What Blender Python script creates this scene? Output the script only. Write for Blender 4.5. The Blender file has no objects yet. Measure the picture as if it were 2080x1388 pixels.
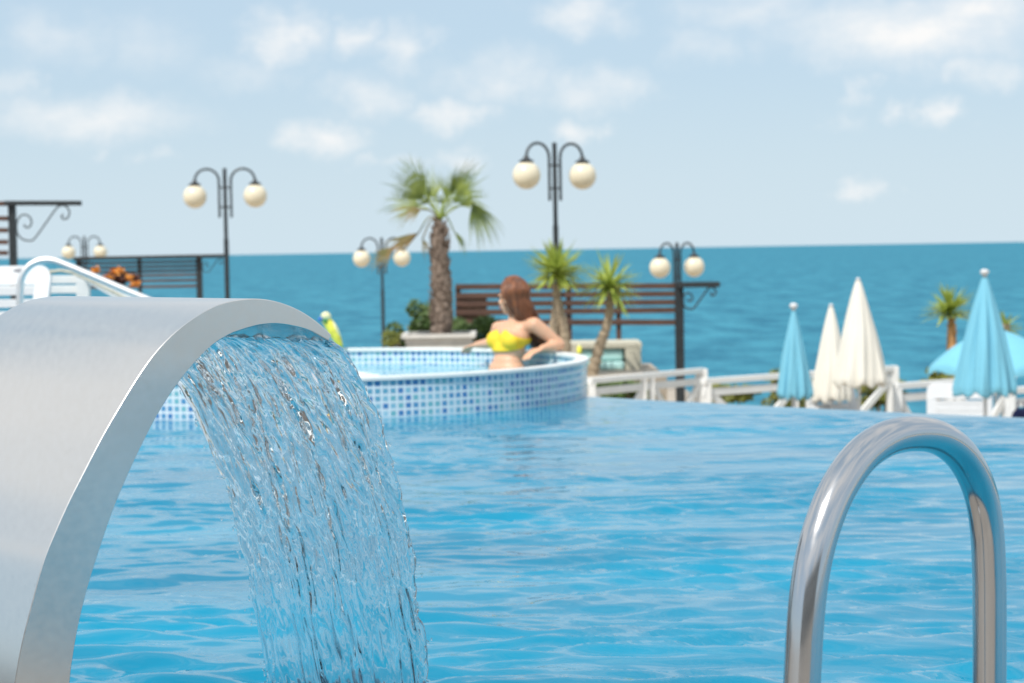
import bpy, bmesh, math, random
import numpy as np
from mathutils import Vector, Matrix
R = math.radians
random.seed(7)
rng = np.random.default_rng(11)
sc = bpy.context.scene
col = sc.collection

# ------------------------------------------------------------------ camera
FPX = 4044.0                       # focal length in photo pixels (2080 wide)
EYE = 0.84                         # above the pool water (z = 0)
PITCH = math.atan(186 / FPX); ROLL = 0.0165
cd = bpy.data.cameras.new('camera'); cam = bpy.data.objects.new('camera', cd); col.objects.link(cam)
cd.sensor_width = 36; cd.lens = FPX * 36 / 2080; cd.clip_start = 0.05; cd.clip_end = 60000
cam.matrix_world = (Matrix.Translation((0, 0, EYE)) @ Matrix.Rotation(math.pi / 2 - PITCH, 4, 'X') @ Matrix.Rotation(-ROLL, 4, 'Z'))
cd.dof.use_dof = True; cd.dof.focus_distance = 3.05; cd.dof.aperture_fstop = 8.7
sc.camera = cam
CM = cam.matrix_world.to_3x3()

def ray(px, py):
    return CM @ Vector(((px - 1040) / FPX, (694 - py) / FPX, -1))
def P(px, py, y):                  # where the sight line of a photo pixel is y metres ahead
    d = ray(px, py); t = y / d.y
    return Vector((0, 0, EYE)) + d * t
def G(px, py, z=0.0):              # where it meets the level z
    d = ray(px, py); t = (z - EYE) / d.z
    return Vector((0, 0, EYE)) + d * t
def PL(px, py, p0, n):             # where it meets the plane p0, n
    d = ray(px, py); o = Vector((0, 0, EYE))
    return o + d * ((p0 - o).dot(n) / d.dot(n))

# ------------------------------------------------------------------ sky and sun
SUN_EL, SUN_AZ = 54.0, 215.0       # azimuth clockwise from +Y: sun behind the camera, to the left
wd = bpy.data.worlds.new('World'); sc.world = wd; wd.use_nodes = True
nt = wd.node_tree; nt.nodes.clear()
def N(t, **k):
    n = nt.nodes.new(t)
    for a, b in k.items(): setattr(n, a, b)
    return n
def L(a, b): nt.links.new(a, b)
out = N('ShaderNodeOutputWorld'); bg = N('ShaderNodeBackground'); L(bg.outputs[0], out.inputs[0])
bg.inputs[1].default_value = 0.1
sky = N('ShaderNodeTexSky', sky_type='NISHITA'); sky.sun_disc = False
sky.sun_elevation = R(SUN_EL); sky.sun_rotation = R(SUN_AZ); sky.air_density = 1.0; sky.dust_density = 0.6; sky.ozone_density = 2.0
tc = N('ShaderNodeTexCoord')
sep = N('ShaderNodeSeparateXYZ'); L(tc.outputs['Generated'], sep.inputs[0])
az = N('ShaderNodeMath', operation='ARCTAN2'); L(sep.outputs[0], az.inputs[0]); L(sep.outputs[1], az.inputs[1])
el = N('ShaderNodeMath', operation='ARCSINE'); L(sep.outputs[2], el.inputs[0])
cmb = N('ShaderNodeCombineXYZ'); L(az.outputs[0], cmb.inputs[0]); L(el.outputs[0], cmb.inputs[1])
wn = N('ShaderNodeTexNoise'); wn.inputs['Scale'].default_value = 38; wn.inputs['Detail'].default_value = 6; wn.inputs['Roughness'].default_value = .6
L(cmb.outputs[0], wn.inputs['Vector'])
wsub = N('ShaderNodeVectorMath', operation='SUBTRACT'); L(wn.outputs['Color'], wsub.inputs[0]); wsub.inputs[1].default_value = (.5, .5, .5)
wmul = N('ShaderNodeVectorMath', operation='MULTIPLY'); L(wsub.outputs[0], wmul.inputs[0]); wmul.inputs[1].default_value = (.068, .030, 0)
wadd = N('ShaderNodeVectorMath', operation='ADD'); L(cmb.outputs[0], wadd.inputs[0]); L(wmul.outputs[0], wadd.inputs[1])
def azel(px, py):
    d = ray(px, py).normalized(); return math.atan2(d.x, d.y), math.asin(d.z)
clouds = [(1850, 65, 270, 75, 1), (1980, 25, 150, 60, .9), (1540, 15, 150, 50, .5), (1180, 25, 100, 45, .65), (1420, 95, 90, 40, .35),
          (570, 75, 80, 55, .8), (715, 75, 60, 40, .7), (825, 95, 70, 50, .6), (100, 75, 110, 60, .38), (290, 90, 110, 60, .3), (500, 140, 130, 40, .3),
          (750, 190, 100, 42, .55), (1010, 155, 120, 50, .5), (1200, 180, 120, 45, .6), (920, 230, 90, 35, .8), (660, 277, 100, 38, .85), (1180, 260, 50, 27, .7),
          (180, 240, 200, 50, .75), (80, 245, 90, 35, .5), (1893, 227, 60, 33, .75), (1750, 187, 40, 27, .4), (2000, 140, 70, 35, .5), (1750, 378, 48, 21, .65),
          (925, 330, 50, 30, .6), (770, 328, 40, 20, .35), (840, 330, 30, 17, .3), (325, 325, 40, 20, .3), (200, 312, 30, 17, .3), (20, 170, 60, 40, .4), (1735, 238, 40, 20, .25)]
acc = None
for (cx, cy, rx, ry, s) in clouds:
    a, e = azel(cx, cy)
    sb = N('ShaderNodeVectorMath', operation='SUBTRACT'); L(wadd.outputs[0], sb.inputs[0]); sb.inputs[1].default_value = (a, e, 0)
    ml = N('ShaderNodeVectorMath', operation='MULTIPLY'); L(sb.outputs[0], ml.inputs[0]); ml.inputs[1].default_value = (FPX / rx / 1.25, FPX / ry / 1.25, 0)
    ln = N('ShaderNodeVectorMath', operation='LENGTH'); L(ml.outputs[0], ln.inputs[0])
    mr = N('ShaderNodeMapRange', interpolation_type='SMOOTHSTEP'); L(ln.outputs['Value'], mr.inputs[0])
    mr.inputs[1].default_value = 1.15; mr.inputs[2].default_value = -.1; mr.inputs[3].default_value = 0; mr.inputs[4].default_value = s
    if acc is None: acc = mr.outputs[0]
    else:
        mx = N('ShaderNodeMath', operation='MAXIMUM'); L(acc, mx.inputs[0]); L(mr.outputs[0], mx.inputs[1]); acc = mx.outputs[0]
# break the cloud shapes into wisps
wp2 = N('ShaderNodeTexNoise'); wp2.inputs['Scale'].default_value = 60; wp2.inputs['Detail'].default_value = 7; wp2.inputs['Roughness'].default_value = .65
wm2 = N('ShaderNodeMapping'); wm2.inputs['Scale'].default_value = (.6, 1.6, 1); L(cmb.outputs[0], wm2.inputs[0]); L(wm2.outputs[0], wp2.inputs['Vector'])
wr2 = N('ShaderNodeMapRange'); L(wp2.outputs['Fac'], wr2.inputs[0]); wr2.inputs[1].default_value = .33; wr2.inputs[2].default_value = .6; wr2.inputs[3].default_value = .68; wr2.inputs[4].default_value = 1.1
wx2 = N('ShaderNodeMath', operation='MULTIPLY', use_clamp=True); L(acc, wx2.inputs[0]); L(wr2.outputs[0], wx2.inputs[1]); acc = wx2.outputs[0]
# broken cloud added over the unseen sky to brighten the water's reflections
cn = N('ShaderNodeTexNoise'); cn.inputs['Scale'].default_value = 3.2; cn.inputs['Detail'].default_value = 9; cn.inputs['Roughness'].default_value = .62
mp = N('ShaderNodeMapping'); mp.inputs['Scale'].default_value = (1, 1, 2.6); L(tc.outputs['Generated'], mp.inputs[0]); L(mp.outputs[0], cn.inputs['Vector'])
cr = N('ShaderNodeMapRange', interpolation_type='SMOOTHSTEP'); L(cn.outputs['Fac'], cr.inputs[0]); cr.inputs[1].default_value = .42; cr.inputs[2].default_value = .62; cr.inputs[4].default_value = .95
ce = N('ShaderNodeMapRange', interpolation_type='SMOOTHSTEP'); L(el.outputs[0], ce.inputs[0]); ce.inputs[1].default_value = .13; ce.inputs[2].default_value = .25
cm = N('ShaderNodeMath', operation='MULTIPLY'); L(cr.outputs[0], cm.inputs[0]); L(ce.outputs[0], cm.inputs[1])
mx = N('ShaderNodeMath', operation='MAXIMUM'); L(acc, mx.inputs[0]); L(cm.outputs[0], mx.inputs[1]); acc = mx.outputs[0]
# thin high veil that pales the blue
veil = N('ShaderNodeMix', data_type='RGBA'); veil.inputs[0].default_value = .82
L(sky.outputs[0], veil.inputs[6]); veil.inputs[7].default_value = (4.45, 5.75, 6.9, 1)
hz = N('ShaderNodeMapRange', interpolation_type='SMOOTHSTEP'); L(el.outputs[0], hz.inputs[0]); hz.inputs[1].default_value = -.01; hz.inputs[2].default_value = .10; hz.inputs[3].default_value = .85; hz.inputs[4].default_value = 0
hmx = N('ShaderNodeMix', data_type='RGBA'); L(hz.outputs[0], hmx.inputs[0]); L(veil.outputs[2], hmx.inputs[6]); hmx.inputs[7].default_value = (5.3, 6.4, 7.05, 1)
cmx = N('ShaderNodeMix', data_type='RGBA'); L(acc, cmx.inputs[0]); L(hmx.outputs[2], cmx.inputs[6]); cmx.inputs[7].default_value = (7.9, 7.9, 7.85, 1)
L(cmx.outputs[2], bg.inputs[0])

sd = bpy.data.lights.new('sun', 'SUN'); sun = bpy.data.objects.new('sun', sd); col.objects.link(sun)
sd.energy = 3.4; sd.angle = R(.5); sd.color = (1, .955, .89)
dirv = Vector((math.sin(R(SUN_AZ)) * math.cos(R(SUN_EL)), math.cos(R(SUN_AZ)) * math.cos(R(SUN_EL)), math.sin(R(SUN_EL))))
sun.rotation_euler = dirv.to_track_quat('Z', 'Y').to_euler(); sun.location = dirv * 30
sc.view_settings.view_transform = 'Standard'; sc.view_settings.look = 'None'; sc.view_settings.gamma = 1
sc.view_settings.exposure = 0.3
sc.render.engine = 'CYCLES'
sc.cycles.max_bounces = 16; sc.cycles.transmission_bounces = 16; sc.cycles.transparent_max_bounces = 12; sc.cycles.caustics_reflective = False; sc.cycles.caustics_refractive = False

# ------------------------------------------------------------------ materials
def mat(name, rgb, rough=.6, metal=0, vary=0, vscale=8, bump=0, bscale=30, stretch=(1, 1, 1), spec=None, rgb2=None, coat=0, transl=0):
    m = bpy.data.materials.new(name); m.use_nodes = True; t = m.node_tree; b = t.nodes['Principled BSDF']
    b.inputs['Base Color'].default_value = (*rgb, 1); b.inputs['Roughness'].default_value = rough; b.inputs['Metallic'].default_value = metal
    if spec is not None: b.inputs['Specular IOR Level'].default_value = spec
    if coat: b.inputs['Coat Weight'].default_value = coat; b.inputs['Coat Roughness'].default_value = .1
    co = t.nodes.new('ShaderNodeTexCoord'); mp = t.nodes.new('ShaderNodeMapping'); mp.inputs['Scale'].default_value = stretch
    t.links.new(co.outputs['Object'], mp.inputs[0])
    if vary or rgb2:
        n = t.nodes.new('ShaderNodeTexNoise'); n.inputs['Scale'].default_value = vscale; n.inputs['Detail'].default_value = 5; t.links.new(mp.outputs[0], n.inputs['Vector'])
        r = t.nodes.new('ShaderNodeValToRGB'); r.color_ramp.elements[0].position = .32; r.color_ramp.elements[1].position = .68
        lo = rgb if rgb2 else tuple(c * (1 - vary) for c in rgb); hi = rgb2 if rgb2 else tuple(min(1, c * (1 + vary)) for c in rgb)
        r.color_ramp.elements[0].color = (*lo, 1); r.color_ramp.elements[1].color = (*hi, 1)
        t.links.new(n.outputs['Fac'], r.inputs[0]); t.links.new(r.outputs[0], b.inputs['Base Color'])
    if bump:
        n = t.nodes.new('ShaderNodeTexNoise'); n.inputs['Scale'].default_value = bscale; n.inputs['Detail'].default_value = 4; t.links.new(mp.outputs[0], n.inputs['Vector'])
        bp = t.nodes.new('ShaderNodeBump'); bp.inputs['Strength'].default_value = bump; bp.inputs['Distance'].default_value = .01
        t.links.new(n.outputs['Fac'], bp.inputs['Height']); t.links.new(bp.outputs[0], b.inputs['Normal'])
    if transl:
        tr = t.nodes.new('ShaderNodeBsdfTranslucent'); mxs = t.nodes.new('ShaderNodeMixShader'); mxs.inputs[0].default_value = transl
        src = b.inputs['Base Color'].links
        if src: t.links.new(src[0].from_socket, tr.inputs[0])
        else: tr.inputs[0].default_value = (*rgb, 1)
        o = t.nodes['Material Output']; t.links.new(b.outputs[0], mxs.inputs[1]); t.links.new(tr.outputs[0], mxs.inputs[2]); t.links.new(mxs.outputs[0], o.inputs[0])
    return m

M = {}
def steel_mat(name, rgb, r0, r1, streak, bump, mscale, smudge=0):
    m = bpy.data.materials.new(name); m.use_nodes = True; t = m.node_tree; b = t.nodes['Principled BSDF']
    b.inputs['Base Color'].default_value = (*rgb, 1); b.inputs['Metallic'].default_value = 1
    co = t.nodes.new('ShaderNodeTexCoord'); mp = t.nodes.new('ShaderNodeMapping'); mp.inputs['Scale'].default_value = streak
    t.links.new(co.outputs['Object'], mp.inputs[0])
    n = t.nodes.new('ShaderNodeTexNoise'); n.inputs['Scale'].default_value = mscale; n.inputs['Detail'].default_value = 6; t.links.new(mp.outputs[0], n.inputs['Vector'])
    r = t.nodes.new('ShaderNodeMapRange'); r.inputs[1].default_value = .3; r.inputs[2].default_value = .7; r.inputs[3].default_value = r0; r.inputs[4].default_value = r1
    t.links.new(n.outputs['Fac'], r.inputs[0]); t.links.new(r.outputs[0], b.inputs['Roughness'])
    bp = t.nodes.new('ShaderNodeBump'); bp.inputs['Strength'].default_value = bump; bp.inputs['Distance'].default_value = .001
    t.links.new(n.outputs['Fac'], bp.inputs['Height']); t.links.new(bp.outputs[0], b.inputs['Normal'])
    if smudge:                     # dried water marks and fine streaks
        n2 = t.nodes.new('ShaderNodeTexNoise'); n2.inputs['Scale'].default_value = 5; n2.inputs['Detail'].default_value = 8; n2.inputs['Roughness'].default_value = .7; t.links.new(co.outputs['Object'], n2.inputs['Vector'])
        n3 = t.nodes.new('ShaderNodeTexVoronoi'); n3.inputs['Scale'].default_value = 55; n3.inputs['Randomness'].default_value = 1; t.links.new(co.outputs['Object'], n3.inputs['Vector'])
        sp_ = t.nodes.new('ShaderNodeMapRange'); t.links.new(n3.outputs['Distance'], sp_.inputs[0]); sp_.inputs[1].default_value = .05; sp_.inputs[2].default_value = .16; sp_.inputs[3].default_value = .96; sp_.inputs[4].default_value = 1
        a1 = t.nodes.new('ShaderNodeMapRange'); t.links.new(n2.outputs['Fac'], a1.inputs[0]); a1.inputs[1].default_value = .35; a1.inputs[2].default_value = .7; a1.inputs[3].default_value = .99; a1.inputs[4].default_value = 1.005
        a2 = t.nodes.new('ShaderNodeMapRange'); t.links.new(n.outputs['Fac'], a2.inputs[0]); a2.inputs[1].default_value = .3; a2.inputs[2].default_value = .7; a2.inputs[3].default_value = .975; a2.inputs[4].default_value = 1.015
        k1 = t.nodes.new('ShaderNodeMath'); k1.operation = 'MULTIPLY'; t.links.new(a1.outputs[0], k1.inputs[0]); t.links.new(a2.outputs[0], k1.inputs[1])
        k2 = t.nodes.new('ShaderNodeMath'); k2.operation = 'MULTIPLY'; t.links.new(k1.outputs[0], k2.inputs[0]); t.links.new(sp_.outputs[0], k2.inputs[1])
        vm = t.nodes.new('ShaderNodeVectorMath'); vm.operation = 'SCALE'; vm.inputs[0].default_value = rgb; t.links.new(k2.outputs[0], vm.inputs['Scale']); t.links.new(vm.outputs[0], b.inputs['Base Color'])
    return m
M['brushed'] = steel_mat('brushed_steel', (.78, .76, .735), .21, .25, (1, .03, 1), .008, 90, smudge=1)
[n for n in M['brushed'].node_tree.nodes if n.type == 'MAPPING'][0].inputs['Rotation'].default_value = (0, 0, -R(41))
M['polished'] = steel_mat('polished_steel', (.58, .58, .59), .13, .20, (1, 1, 1), .03, 40)
M['railsteel'] = steel_mat('pale_steel', (.88, .88, .87), .45, .55, (1, 1, 1), .03, 40)
M['white'] = mat('white_paint', (.76, .76, .74), .45, vary=.06, vscale=6)
M['plastic'] = mat('white_plastic', (.62, .635, .65), .35, vary=.03)
M['rim'] = mat('white_rim_stone', (.74, .76, .74), .35, vary=.08, vscale=9)
M['black'] = mat('black_iron', (.025, .03, .033), .45, vary=.3, vscale=20)
M['wood'] = mat('dark_brown_wood', (.095, .048, .033), .6, vary=.35, vscale=5, stretch=(1, 8, 8))
M['globe'] = mat('cream_glass_globe', (.92, .84, .66), .22, vary=.03, transl=.25)
M['beige'] = mat('beige_wicker', (.52, .49, .39), .7, vary=.15, vscale=30, bump=.5, bscale=120)
M['turq'] = mat('pale_turquoise_cloth', (.42, .66, .64), .8, vary=.05)
M['concrete'] = mat('white_planter_concrete', (.62, .60, .56), .7, vary=.08, bump=.3)
M['soil'] = mat('soil', (.07, .05, .035), .95, vary=.3, bump=.8)
M['palmtrunk'] = mat('palm_fibre', (.10, .07, .05), .95, vscale=22, rgb2=(.27, .21, .17), bump=1, bscale=50, stretch=(1, 1, .5))
M['yuccatrunk'] = mat('yucca_bark', (.33, .26, .18), .9, vary=.3, vscale=14, bump=1, bscale=40, stretch=(1, 1, 2.5))
M['orangetrunk'] = mat('orange_brown_bark', (.50, .27, .11), .9, vary=.3, vscale=10, bump=.8)
M['palmleaf'] = mat('palm_leaf', (.085, .14, .03), .45, vscale=5, rgb2=(.27, .33, .07), transl=.25)
M['deadleaf'] = mat('dry_palm_leaf', (.34, .22, .10), .7, vscale=4, rgb2=(.16, .17, .05), transl=.2)
M['yuccaleaf'] = mat('yucca_leaf', (.26, .36, .06), .4, vscale=4, rgb2=(.52, .58, .14), transl=.3)
M['bush'] = mat('bush_leaf', (.06, .12, .03), .5, vscale=3, rgb2=(.14, .20, .05), transl=.2)
M['shrub'] = mat('yellow_green_leaf', (.14, .17, .03), .5, vscale=3, rgb2=(.28, .27, .05), transl=.2)
M['orange'] = mat('orange_petals', (.72, .29, .05), .6, vary=.1)
M['russet'] = mat('russet_leaf', (.10, .035, .025), .6, vary=.3)
M['umbblue'] = mat('sky_blue_canvas', (.22, .58, .74), .8, vary=.04, vscale=3, transl=.22)
M['umbwhite'] = mat('cream_white_canvas', (.84, .81, .73), .8, vary=.03, vscale=3, transl=.18)
M['skin'] = mat('skin', (.68, .38, .24), .5, vary=.04, vscale=6)
M['skin'].node_tree.nodes['Principled BSDF'].inputs['Subsurface Weight'].default_value = .15
M['skin'].node_tree.nodes['Principled BSDF'].inputs['Subsurface Radius'].default_value = (.02, .008, .004)
M['hair'] = mat('auburn_hair', (.085, .028, .013), .42, vscale=30, rgb2=(.27, .095, .036), stretch=(1, 1, .1))
M['bikini'] = mat('yellow_cloth', (.84, .58, .03), .7, vary=.04)
M['dark'] = mat('black_cloth', (.015, .017, .02), .8, vary=.2)
M['navy'] = mat('navy_cloth', (.015, .02, .09), .8, vary=.2)
M['eye'] = mat('dark_eye', (.02, .015, .01), .1)
M['lips'] = mat('lips', (.5, .14, .12), .4)
M['nail'] = mat('pink_nail', (.7, .12, .2), .3)
M['decking'] = mat('brown_decking', (.075, .064, .055), .7, vary=.35, vscale=2, stretch=(1, 9, 1), bump=.3)
M['paving'] = mat('tan_paving', (.25, .225, .195), .75, vary=.2, vscale=2, bump=.3, bscale=30)
M['terr'] = mat('terrace_paving', (.42, .36, .29), .8, vary=.15, vscale=1.5, bump=.2)
M['hill'] = mat('hill_scrub', (.10, .12, .05), .95, vary=.4, vscale=.4, bump=.6, bscale=3)
M['plaster'] = mat('tan_plaster', (.52, .50, .47), .85, vary=.1, vscale=2, bump=.2)
M['winglass'] = mat('window_glass', (.03, .04, .05), .05)
M['lime'] = mat('lime_green', (.25, .6, .06), .5, vary=.1)
M['lemon'] = mat('lemon_yellow', (.75, .68, .08), .5, vary=.15, vscale=20)
M['paleyel'] = mat('pale_yellow', (.75, .72, .42), .5, vary=.15, vscale=20)
M['birdgreen'] = mat('bird_green', (.02, .22, .07), .5)
M['birdblue'] = mat('bird_blue', (.03, .15, .55), .4)
M['foam'] = mat('water_foam', (.75, .82, .85), .3, bump=1, bscale=60)
M['greymark'] = mat('grey_print', (.3, .3, .32), .6)

def tile_mat(name):                # mosaic: UV in tile units
    m = bpy.data.materials.new(name); m.use_nodes = True; t = m.node_tree; b = t.nodes['Principled BSDF']
    uv = t.nodes.new('ShaderNodeUVMap'); uv.uv_map = 'UVMap'
    fl = t.nodes.new('ShaderNodeVectorMath'); fl.operation = 'FLOOR'; t.links.new(uv.outputs[0], fl.inputs[0])
    fr = t.nodes.new('ShaderNodeVectorMath'); fr.operation = 'FRACTION'; t.links.new(uv.outputs[0], fr.inputs[0])
    wn = t.nodes.new('ShaderNodeTexWhiteNoise'); wn.noise_dimensions = '2D'; t.links.new(fl.outputs[0], wn.inputs['Vector'])
    rp = t.nodes.new('ShaderNodeValToRGB'); rp.color_ramp.interpolation = 'CONSTANT'
    cols = [(0, (.055, .20, .44)), (.16, (.08, .27, .48)), (.34, (.13, .36, .50)), (.55, (.17, .44, .50)), (.76, (.24, .48, .60)), (.93, (.34, .57, .68))]
    rp.color_ramp.elements[0].color = (*cols[0][1], 1); rp.color_ramp.elements[1].position = cols[1][0]; rp.color_ramp.elements[1].color = (*cols[1][1], 1)
    for p, c in cols[2:]:
        e = rp.color_ramp.elements.new(p); e.color = (*c, 1)
    t.links.new(wn.outputs['Value'], rp.inputs[0])
    sp = t.nodes.new('ShaderNodeSeparateXYZ'); t.links.new(fr.outputs[0], sp.inputs[0])
    masks = []
    for k in (0, 1):
        a = t.nodes.new('ShaderNodeMath'); a.operation = 'SUBTRACT'; t.links.new(sp.outputs[k], a.inputs[0]); a.inputs[1].default_value = .5
        c = t.nodes.new('ShaderNodeMath'); c.operation = 'ABSOLUTE'; t.links.new(a.outputs[0], c.inputs[0])
        d = t.nodes.new('ShaderNodeMath'); d.operation = 'LESS_THAN'; t.links.new(c.outputs[0], d.inputs[0]); d.inputs[1].default_value = .34
        masks.append(d.outputs[0])
    mm = t.nodes.new('ShaderNodeMath'); mm.operation = 'MULTIPLY'; t.links.new(masks[0], mm.inputs[0]); t.links.new(masks[1], mm.inputs[1])
    mx = t.nodes.new('ShaderNodeMix'); mx.data_type = 'RGBA'; t.links.new(mm.outputs[0], mx.inputs[0]); mx.inputs[6].default_value = (.68, .74, .78, 1); t.links.new(rp.outputs[0], mx.inputs[7])
    t.links.new(mx.outputs[2], b.inputs['Base Color'])
    rr = t.nodes.new('ShaderNodeMapRange'); t.links.new(mm.outputs[0], rr.inputs[0]); rr.inputs[3].default_value = .7; rr.inputs[4].default_value = .12
    t.links.new(rr.outputs[0], b.inputs['Roughness'])
    bp = t.nodes.new('ShaderNodeBump'); bp.inputs['Distance'].default_value = .002; bp.inputs['Strength'].default_value = .6; t.links.new(mm.outputs[0], bp.inputs['Height']); t.links.new(bp.outputs[0], b.inputs['Normal'])
    return m
M['tile'] = tile_mat('blue_mosaic')

def water_mat(name, rgb, rgb2, scale, bscales, strength, dist, rough=.03, stretch=(1, 1, 1)):
    m = bpy.data.materials.new(name); m.use_nodes = True; t = m.node_tree; b = t.nodes['Principled BSDF']
    b.inputs['Roughness'].default_value = rough; b.inputs['IOR'].default_value = 1.45
    co = t.nodes.new('ShaderNodeTexCoord'); mp = t.nodes.new('ShaderNodeMapping'); mp.inputs['Scale'].default_value = stretch; t.links.new(co.outputs['Object'], mp.inputs[0])
    n = t.nodes.new('ShaderNodeTexNoise'); n.inputs['Scale'].default_value = scale; n.inputs['Detail'].default_value = 4; t.links.new(mp.outputs[0], n.inputs['Vector'])
    r = t.nodes.new('ShaderNodeValToRGB'); r.color_ramp.elements[0].position = .35; r.color_ramp.elements[1].position = .65
    r.color_ramp.elements[0].color = (*rgb, 1); r.color_ramp.elements[1].color = (*rgb2, 1)
    t.links.new(n.outputs['Fac'], r.inputs[0]); t.links.new(r.outputs[0], b.inputs['Base Color'])
    prev = None
    for s, st, di in zip(bscales, strength, dist):
        bn = t.nodes.new('ShaderNodeTexNoise'); bn.inputs['Scale'].default_value = s; bn.inputs['Detail'].default_value = 3; t.links.new(mp.outputs[0], bn.inputs['Vector'])
        bp = t.nodes.new('ShaderNodeBump'); bp.inputs['Strength'].default_value = st; bp.inputs['Distance'].default_value = di
        t.links.new(bn.outputs['Fac'], bp.inputs['Height'])
        if prev: t.links.new(prev, bp.inputs['Normal'])
        prev = bp.outputs[0]
    t.links.new(prev, b.inputs['Normal'])
    return m
M['pool'] = water_mat('pool_water', (.001, .165, .285), (.002, .23, .375), 1.1, (7, 30), (.15, .2), (.002, .0004), stretch=(.6, 1.4, 1), rough=.005)
M['tubwater'] = water_mat('tub_water', (.14, .40, .52), (.22, .50, .62), 3, (9, 30), (.6, .5), (.02, .005))
M['sea'] = water_mat('sea_water', (.006, .12, .20), (.045, .255, .35), .22, (.25, 1.2), (1, 1), (.9, .25), rough=.6, stretch=(1, .45, 1))
_t = M['sea'].node_tree; _b = _t.nodes['Principled BSDF']; _b.inputs['Specular IOR Level'].default_value = 0
_g = _t.nodes.new('ShaderNodeBsdfGlossy'); _g.inputs['Roughness'].default_value = .35; _m = _t.nodes.new('ShaderNodeMixShader'); _m.inputs[0].default_value = .10   # wave-averaged sea reflectance
_t.links.new(_b.inputs['Normal'].links[0].from_socket, _g.inputs['Normal']); _t.links.new(_b.outputs[0], _m.inputs[1]); _t.links.new(_g.outputs[0], _m.inputs[2]); _t.links.new(_m.outputs[0], _t.nodes['Material Output'].inputs[0])
for _n in _t.nodes:
    if _n.type == 'TEX_NOISE' and abs(_n.inputs['Scale'].default_value - .22) < 1e-4: _n.inputs['Detail'].default_value = 6; _n.inputs['Roughness'].default_value = .7

mg = bpy.data.materials.new('clear_falling_water'); mg.use_nodes = True; _t = mg.node_tree; _t.nodes.clear()
_o = _t.nodes.new('ShaderNodeOutputMaterial'); _rf = _t.nodes.new('ShaderNodeBsdfGlass'); _rf.inputs['Roughness'].default_value = 0; _rf.inputs['Color'].default_value = (.985, .995, 1, 1); _rf.inputs['IOR'].default_value = 1.18
_ge = _t.nodes.new('ShaderNodeNewGeometry'); _gl = _t.nodes.new('ShaderNodeBsdfGlossy'); _gl.inputs['Roughness'].default_value = .06; _gl.inputs['Color'].default_value = (1, 1, 1, 1)
_fr = _t.nodes.new('ShaderNodeFresnel'); _fr.inputs['IOR'].default_value = 1.45
_ad = _t.nodes.new('ShaderNodeMath'); _ad.operation = 'ADD'; _ad.inputs[1].default_value = .09; _ad.use_clamp = True; _t.links.new(_fr.outputs[0], _ad.inputs[0])
_iv = _t.nodes.new('ShaderNodeMath'); _iv.operation = 'SUBTRACT'; _iv.inputs[0].default_value = 1; _t.links.new(_ge.outputs['Backfacing'], _iv.inputs[1])
_mu = _t.nodes.new('ShaderNodeMath'); _mu.operation = 'MULTIPLY'; _t.links.new(_ad.outputs[0], _mu.inputs[0]); _t.links.new(_iv.outputs[0], _mu.inputs[1])
_mx = _t.nodes.new('ShaderNodeMixShader'); _t.links.new(_mu.outputs[0], _mx.inputs[0]); _t.links.new(_rf.outputs[0], _mx.inputs[1]); _t.links.new(_gl.outputs[0], _mx.inputs[2]); _t.links.new(_mx.outputs[0], _o.inputs[0])
M['clear'] = mg

# ------------------------------------------------------------------ mesh helpers
def tag(o, label=None, cat=None, group=None, kind=None):
    if label: o['label'] = label
    if cat: o['category'] = cat
    if group: o['group'] = group
    if kind: o['kind'] = kind
    return o
def empty(name, loc, label, cat, group=None):
    o = bpy.data.objects.new(name, None); o.empty_display_size = .1; o.location = loc; col.objects.link(o); return tag(o, label, cat, group)

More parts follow.
